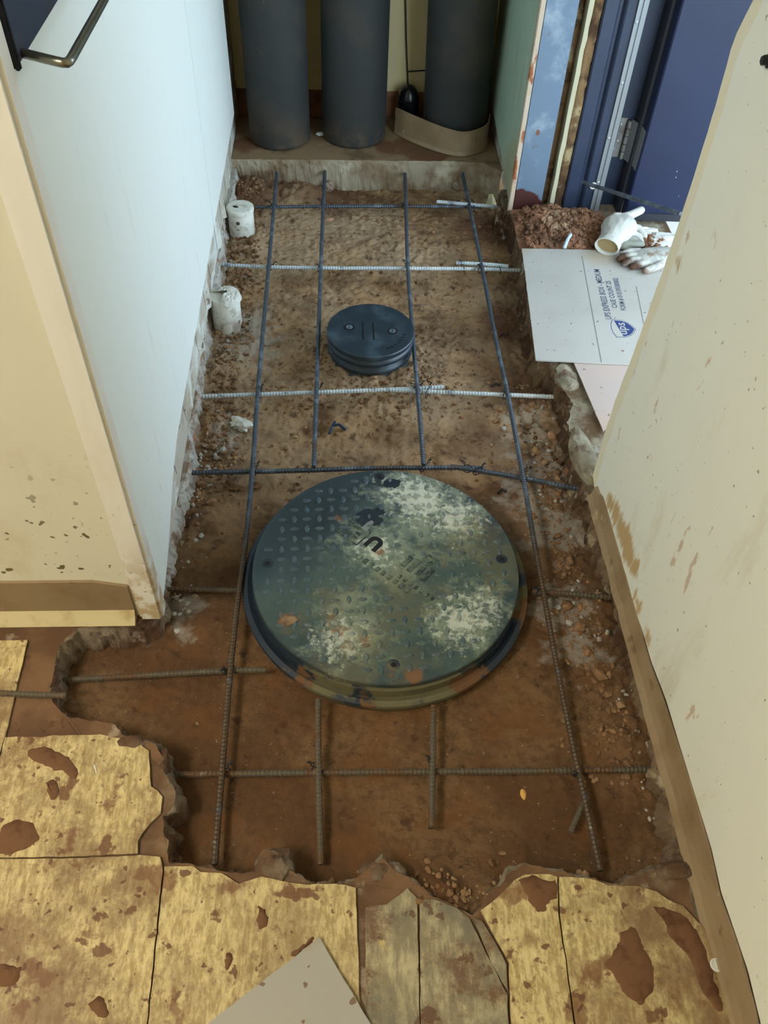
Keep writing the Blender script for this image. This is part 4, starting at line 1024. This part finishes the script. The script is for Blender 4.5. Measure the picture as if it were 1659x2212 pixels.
# ------------------------------------------------------------------ gloves and scraps by the door
def ring(c, axis, rx, rz, seg=20, up=Vector((0, 0, 1))):
    axis = Vector(axis).normalized(); a = axis.cross(up).normalized(); b = a.cross(axis).normalized()
    return [(Vector(c) + a * (rx * math.cos(2 * math.pi * k / seg)) + b * (rz * math.sin(2 * math.pi * k / seg))) for k in range(seg)]
def fingers(mb, chains):
    for ch in chains:
        pts = [Vector(p[:3]) for p in ch]; rad = [p[3] for p in ch]
        d0_ = (pts[-1] - pts[-2]).normalized()
        P_ = []; R_ = []
        for i in range(len(pts) - 1):
            for k in range(4):
                t_ = k / 4; P_.append(pts[i].lerp(pts[i + 1], t_)); R_.append(rad[i] + (rad[i + 1] - rad[i]) * t_)
        r_ = rad[-1]
        P_ += [pts[-1], pts[-1] + d0_ * r_ * .5, pts[-1] + d0_ * r_ * .85]; R_ += [r_, r_ * .82, r_ * .4]
        mb.tube(P_, 0, 12, R_)
g = thing('work_glove', 'white knit glove with open cuff leaning by the navy door', 'glove', (.83, 2.30, 0), group='knit gloves')
mb = MB()
c0 = Vector((.797, 2.205, .040)); ax = Vector((.075, .125, .012))
A = ax.normalized()
def wob(rg, amp, ph):
    return [p + (p - sum(rg, Vector((0, 0, 0))) / len(rg)).normalized() * amp * (mnoise.noise(p * 38 + Vector((ph, 0, 0))) + .6 * mnoise.noise(p * 90)) for p in rg]
gr = [(.045, .026, .018), (.006, .033, .023), (0, .035, .026), (.002, .0395, .030), (.010, .0365, .028), (.016, .0385, .030), (.022, .0355, .027), (.028, .037, .029), (.036, .0345, .027),
      (.055, .036, .029), (.075, .044, .034), (.095, .051, .036), (.115, .052, .035), (.135, .050, .031), (.152, .042, .025), (.166, .026, .016)]
rings = [ring(c0 + A * d_, ax, a_, b_) for d_, a_, b_ in gr]
rings = rings[:4] + [wob(r_, .0035, 3) for r_ in rings[4:]]
mb.loft(rings)
fingers(mb, [[(.845, 2.328, .056, .016), (.900, 2.352, .062, .0135), (.940, 2.382, .062, .0125)],
             [(.885, 2.325, .040, .015), (.925, 2.322, .034, .0125), (.940, 2.300, .022, .0115)],
             [(.880, 2.300, .036, .015), (.918, 2.288, .026, .0125), (.924, 2.268, .016, .011)],
             [(.850, 2.340, .045, .015), (.866, 2.368, .046, .0125), (.882, 2.384, .036, .0115)],
             [(.832, 2.310, .062, .014), (.846, 2.330, .070, .0125), (.866, 2.336, .066, .0115)]])
go = mb.build('glove_body', m_glove, g, smooth=True)
rm = go.modifiers.new('remesh', 'REMESH'); rm.mode = 'VOXEL'; rm.voxel_size = .0024; rm.use_smooth_shade = True
sm = go.modifiers.new('smooth', 'SMOOTH'); sm.iterations = 4; sm.factor = .5
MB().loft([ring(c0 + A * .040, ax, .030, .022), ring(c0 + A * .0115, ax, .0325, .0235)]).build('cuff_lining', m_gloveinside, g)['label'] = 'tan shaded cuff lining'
g2 = thing('work_glove', 'soiled knit glove lying palm down on the cardboard, brown fingertips', 'glove', (.92, 2.16, .013), group='knit gloves')
mb = MB()
ax2 = Vector((-1, -.12, 0))
mb.loft([ring((1.02, 2.185, .030), ax2, .030, .016), ring((.985, 2.182, .031), ax2, .036, .017), ring((.95, 2.175, .031), ax2, .041, .018), ring((.915, 2.17, .031), ax2, .041, .017), ring((.892, 2.165, .030), ax2, .034, .014), ring((.882, 2.163, .029), ax2, .02, .009)])
fingers(mb, [[(.90, 2.198, .030, .012), (.868, 2.196, .031, .011), (.845, 2.188, .026, .0105)],
             [(.90, 2.178, .030, .012), (.858, 2.174, .031, .011), (.832, 2.166, .025, .0105)],
             [(.90, 2.158, .030, .012), (.862, 2.152, .030, .011), (.842, 2.144, .025, .0105)],
             [(.905, 2.140, .029, .012), (.880, 2.132, .029, .011), (.862, 2.126, .025, .010)],
             [(.955, 2.142, .029, .013), (.925, 2.118, .028, .012), (.898, 2.108, .025, .011)]])
go2 = mb.build('glove_body', m_glove2, g2, smooth=True)
rm = go2.modifiers.new('remesh', 'REMESH'); rm.mode = 'VOXEL'; rm.voxel_size = .0024; rm.use_smooth_shade = True
sm = go2.modifiers.new('smooth', 'SMOOTH'); sm.iterations = 3; sm.factor = .5
tag(MB().rock((.885, 2.255, .024), .045, (1.0, .75, .45), 3, .5).build('rag', m_rag, smooth=True, center=True), 'grey-green crumpled rag between the two gloves', 'rag')
tag(MB().rock((1.01, 2.30, .012), .045, (1.3, .7, .25), 3, .6).build('white_scrap', m_white, center=True), 'torn white plastic scrap on the slab right of the gloves', 'scrap')
tag(MB().rock((.955, 2.345, .012), .032, (1.5, .5, .35), 3, .6).build('white_scrap', m_white, center=True), 'white plastic scrap against the foot of the navy door', 'scrap')
tb = [(0.679,2.231),(0.692,2.262),(0.705,2.283)]
tag(MB().tube(smooth_pl([(tb[0][0], tb[0][1], .022), (tb[1][0], tb[1][1], .030), (tb[2][0], tb[2][1], .034)], 2), .0055, 10).build('plastic_tube', m_bluetube, smooth=True, center=True), 'pale blue plastic tube offcut behind the cardboard edge', 'tube')

# soil heap at the threshold
rnd = random.Random(3)
hp = MB()
def heap_h(x, y):
    h = 0
    for (hx, hy, rx, ry, k) in ((.66, 2.40, .10, .10, .050), (.76, 2.40, .09, .07, .045), (.62, 2.30, .06, .07, .030), (.70, 2.30, .09, .06, .030)):
        d = ((x - hx) / rx) ** 2 + ((y - hy) / ry) ** 2
        h = max(h, k * math.exp(-d * 1.1))
    return h
nx, ny = 60, 50
V = []
for j in range(ny + 1):
    for i in range(nx + 1):
        x = .55 + .32 * i / nx; y = 2.20 + .285 * j / ny
        V.append((x, y, -.008 + heap_h(x, y) * (1 + .3 * nz(x, y, 1, 30, 3))))
hp.add(V, [(j * (nx + 1) + i, j * (nx + 1) + i + 1, (j + 1) * (nx + 1) + i + 1, (j + 1) * (nx + 1) + i) for j in range(ny) for i in range(nx)])
for k in range(520):
    x = rnd.uniform(.565, .86); y = rnd.uniform(2.235, 2.475)
    h = heap_h(x, y)
    if h < .008: continue
    crumb(hp, (x, y, h - .004), rnd.choice((.004, .005, .006, .008, .011)) * rnd.uniform(.8, 1.3), rnd)
for k in range(70):
    x = rnd.gauss(.955, .03); y = rnd.gauss(2.28, .022)
    crumb(hp, (x, y, .006 + rnd.uniform(0, .012)), rnd.choice((.005, .007, .010)), rnd)
tag(hp.build('soil_heap', m_clod), 'heap of crumbly brown soil on the doorway slab behind the cardboard', 'soil', kind='stuff')

# loose crumbs over the clay
cr = MB(); crp = MB()
for k in range(4200):
    u = rnd.random()
    if u < .30: x, y = rnd.gauss(-.31, .035), rnd.uniform(1.3, 2.75)
    elif u < .50: x, y = rnd.gauss(.50, .04), rnd.uniform(.6, 1.75)
    elif u < .66: x, y = rnd.gauss(.085, .13), rnd.gauss(1.76, .07)
    elif u < .80: x, y = rnd.uniform(-.05, .52), rnd.gauss(.40, .03)
    else: x, y = rnd.uniform(-.33, .5), rnd.uniform(1.2, 2.75)
    if math.hypot(x - RC[0], y - RC[1]) < .125 or math.hypot(x - FC[0], y - FC[1]) < .31: continue
    if y < .365 or x > .545 or x < -.345: continue
    r = rnd.choice((.002, .0025, .003, .004, .006)) * rnd.uniform(.8, 1.3)
    if u < .5 and rnd.random() < .12: r *= 1.9
    crumb(cr, (x, y, soil_h(x, y) + r * .25), r, rnd)
for k in range(300):
    u = rnd.random()
    if u < .45: x, y = rnd.gauss(-.325, .018), rnd.choice((rnd.gauss(1.5, .08), rnd.gauss(2.02, .10), rnd.gauss(1.33, .08), rnd.uniform(1.0, 2.7)))
    elif u < .8: x, y = rnd.gauss(.50, .035), rnd.choice((rnd.gauss(1.55, .04), rnd.gauss(1.30, .06), rnd.gauss(.97, .05)))
    else: x, y = rnd.choice(((rnd.gauss(-.335, .014), rnd.gauss(.995, .022)), (rnd.gauss(.555, .012), rnd.uniform(.38, .8))))
    if x > .57 or x < -.36 or math.hypot(x + .313, y - 2.484) < .046 or math.hypot(x + .321, y - 2.008) < .046: continue
    r = rnd.choice((.002, .003, .004, .006)) * rnd.uniform(.8, 1.4)
    crumb(crp, (x, y, max(soil_h(x, y), -.1) + r * .3), r, rnd)
tag(cr.build('soil_crumbs', m_crumb), 'brown soil crumbs scattered over the clay bed', 'soil', kind='stuff')
tag(crp.build('plaster_crumbs', m_plastercrumb), 'whitish plaster crumbs along the trench edges', 'rubble', kind='stuff')

# single chunks and scraps
def chunk(name, px, r, sq, m, label, cat, z=None, sub=2, amp=.35, lift=.3):
    x, y = px
    zz = (soil_h(x, y) if z is None else z) + r * sq[2] * lift
    return tag(MB().rock((x, y, zz), r, sq, sub, amp).build(name, m, center=True), label, cat)
chunk('concrete_chunk', [(-0.111,0.452)][0], .032, (1.0, 1.1, .9), m_conc, 'rounded concrete lump on the front trench edge, left of centre', 'rubble', z=-.03, sub=3)
chunk('concrete_chunk', [(0.063,0.442)][0], .030, (1.3, .9, .8), m_conc, 'pointed concrete lump on the front trench edge above the grey tiles', 'rubble', z=-.03, sub=3)
chunk('concrete_chunk', [(-0.368,0.671)][0], .018, (1.3, .8, .6), m_conc, 'small pale concrete lump at the broken corner of the left tile', 'rubble', z=-.006)
chunk('concrete_chunk', [(0.545,0.429)][0], .030, (1.5, .6, .5), m_conc, 'pale concrete lump on the trench edge at the right wall', 'rubble', z=-.012, sub=3)
chunk('concrete_chunk', [(-0.313,0.625)][0], .024, (.6, 1.6, .7), m_conc, 'long concrete lump along the right side of the left tile', 'rubble', z=-.025, sub=3)
chunk('concrete_chunk', [(0.574,1.371)][0], .05, (.62, 1.8, .40), m_concpale, 'long pale concrete lump at the foot of the right wall end', 'rubble', z=-.010, sub=3)
chunk('concrete_chunk', [(0.586,1.656)][0], .05, (.6, 1.1, .35), m_concpale, 'rough concrete lump at the lower corner of the cardboard', 'rubble', z=-.012, sub=3)
for pxy, r_, sq_, lb in zip([(-0.330,2.843),(-0.251,2.793),(-0.166,2.782),(-0.037,2.780),(0.259,2.821),(0.415,2.799),(0.541,2.803)], (.026, .020, .018, .020, .013, .014, .022), ((1, .8, .7), (.8, .7, 1), (1.3, .6, .6), (.9, .7, 1), (1.2, .5, .8), (.8, .5, 1), (.6, .8, .9)),
        ('pinkish plaster lump in the left corner below the alcove curb', 'plaster lump just left of the leftmost bar at the curb', 'low plaster lump between the two left bars at the curb', 'plaster lump around the second bar at the curb', 'small plaster lump around the third bar at the curb', 'small plaster lump around the fourth bar at the curb', 'grey plaster lump at the right end of the curb')):
    chunk('plaster_lump', pxy, r_, sq_, m_conc2, lb, 'rubble', z=-.095, sub=3, amp=.6, lift=.45)
chunk('stone', [(-0.031,2.582)][0], .010, (1.5, .8, .7), m_pebble, 'small pink stone beside the bar near the alcove curb', 'stone')
chunk('stone', [(0.543,1.538)][0], .012, (1.1, 1.0, .8), m_pebble, 'pinkish stone in the clay near the right wall end', 'stone')
chunk('stone', [(0.565,1.401)][0], .018, (1.2, .8, .6), m_clod, 'flat brown stone under the slanted bar by the right wall end', 'stone')
chunk('white_scrap', [(-0.250,1.579)][0], .021, (1.2, .9, .55), m_white, 'crumpled white scrap on the clay by the left long bar', 'scrap', sub=3, amp=.9)
chunk('foam_chip', [(0.524,2.682)][0], .026, (.7, .5, 1.3), m_foam, 'pale yellow foam chip standing at the foot of the green panel', 'chip', amp=.7)
chunk('wood_chip', [(0.325,0.590)][0], .007, (.8, 1.4, .4), m_chip, 'yellow wood chip on the clay in front of the large lid', 'chip', lift=.8)
tag(MB().prism([(-0.425,0.628),(-0.422,0.628),(-0.416,0.613),(-0.417,0.612)], .0023, .0036).build('white_sliver', m_white, center=True), 'thin white sliver lying on the upper left tile', 'chip')
capo = [(0.567,0.289)][0]
tag(MB().lathe([(.0085, 0), (.0095, .002), (.0095, .004), (.0075, .005), (.0065, .0035), (.003, .0035)], (capo[0] - .006, capo[1], .0026), 20).build('bottle_cap', m_white, center=True), 'small white plastic cap at the foot of the right wall', 'cap')
sq_ = MB()
cs = [(-0.015,1.563)][0]
sq_.tube([(cs[0] - .012, cs[1] - .020, -.092), (cs[0] - .004, cs[1] + .002, -.085), (cs[0] + .012, cs[1] + .006, -.084), (cs[0] + .030, cs[1] - .004, -.094)], .004, 6)
sq_.tube([(cs[0] - .004, cs[1] + .002, -.085), (cs[0] + .002, cs[1] + .022, -.090)], .0035, 6)
tag(sq_.build('plastic_scrap', m_darkplastic, center=True), 'twisted dark blue plastic scrap on the clay before the small black cap', 'scrap')
for (px, lab) in (([(0.389,1.346)][0], 'small black wire clipping by the slanted cross bar'), ([(0.473,1.954)][0], 'small black wire clipping right of the small black cap'), ([(0.425,1.741)][0], 'small black wire clipping behind the whitest cross bar')):
    zz = soil_h(*px)
    mbw = MB()
    mbw.tube([(px[0] - .012, px[1] - .006, zz + .001), (px[0], px[1] + .003, zz + .007), (px[0] + .008, px[1] - .004, zz + .004), (px[0] + .014, px[1] + .008, zz + .002)], .0022, 6)
    tag(mbw.build('wire_clipping', m_tie, center=True), lab, 'wire')
# dark bolt in the right wall
kb = [(1.161,0.957)][0]
t = thing('wall_bolt', 'dark bolt head sticking out of the upper right wall', 'bolt', (.574, kb[0], kb[1]))
RX = Matrix.Rotation(math.radians(-90), 3, 'Y')
MB().lathe([(.0095, 0), (.0095, .003), (.007, .004)], (.574, kb[0], kb[1]), 20, RX).build('washer', m_tie, t)
MB().lathe([(.007, .003), (.007, .010), (.0055, .012)], (.574, kb[0], kb[1]), 6, RX).build('head', m_blackgloss, t)
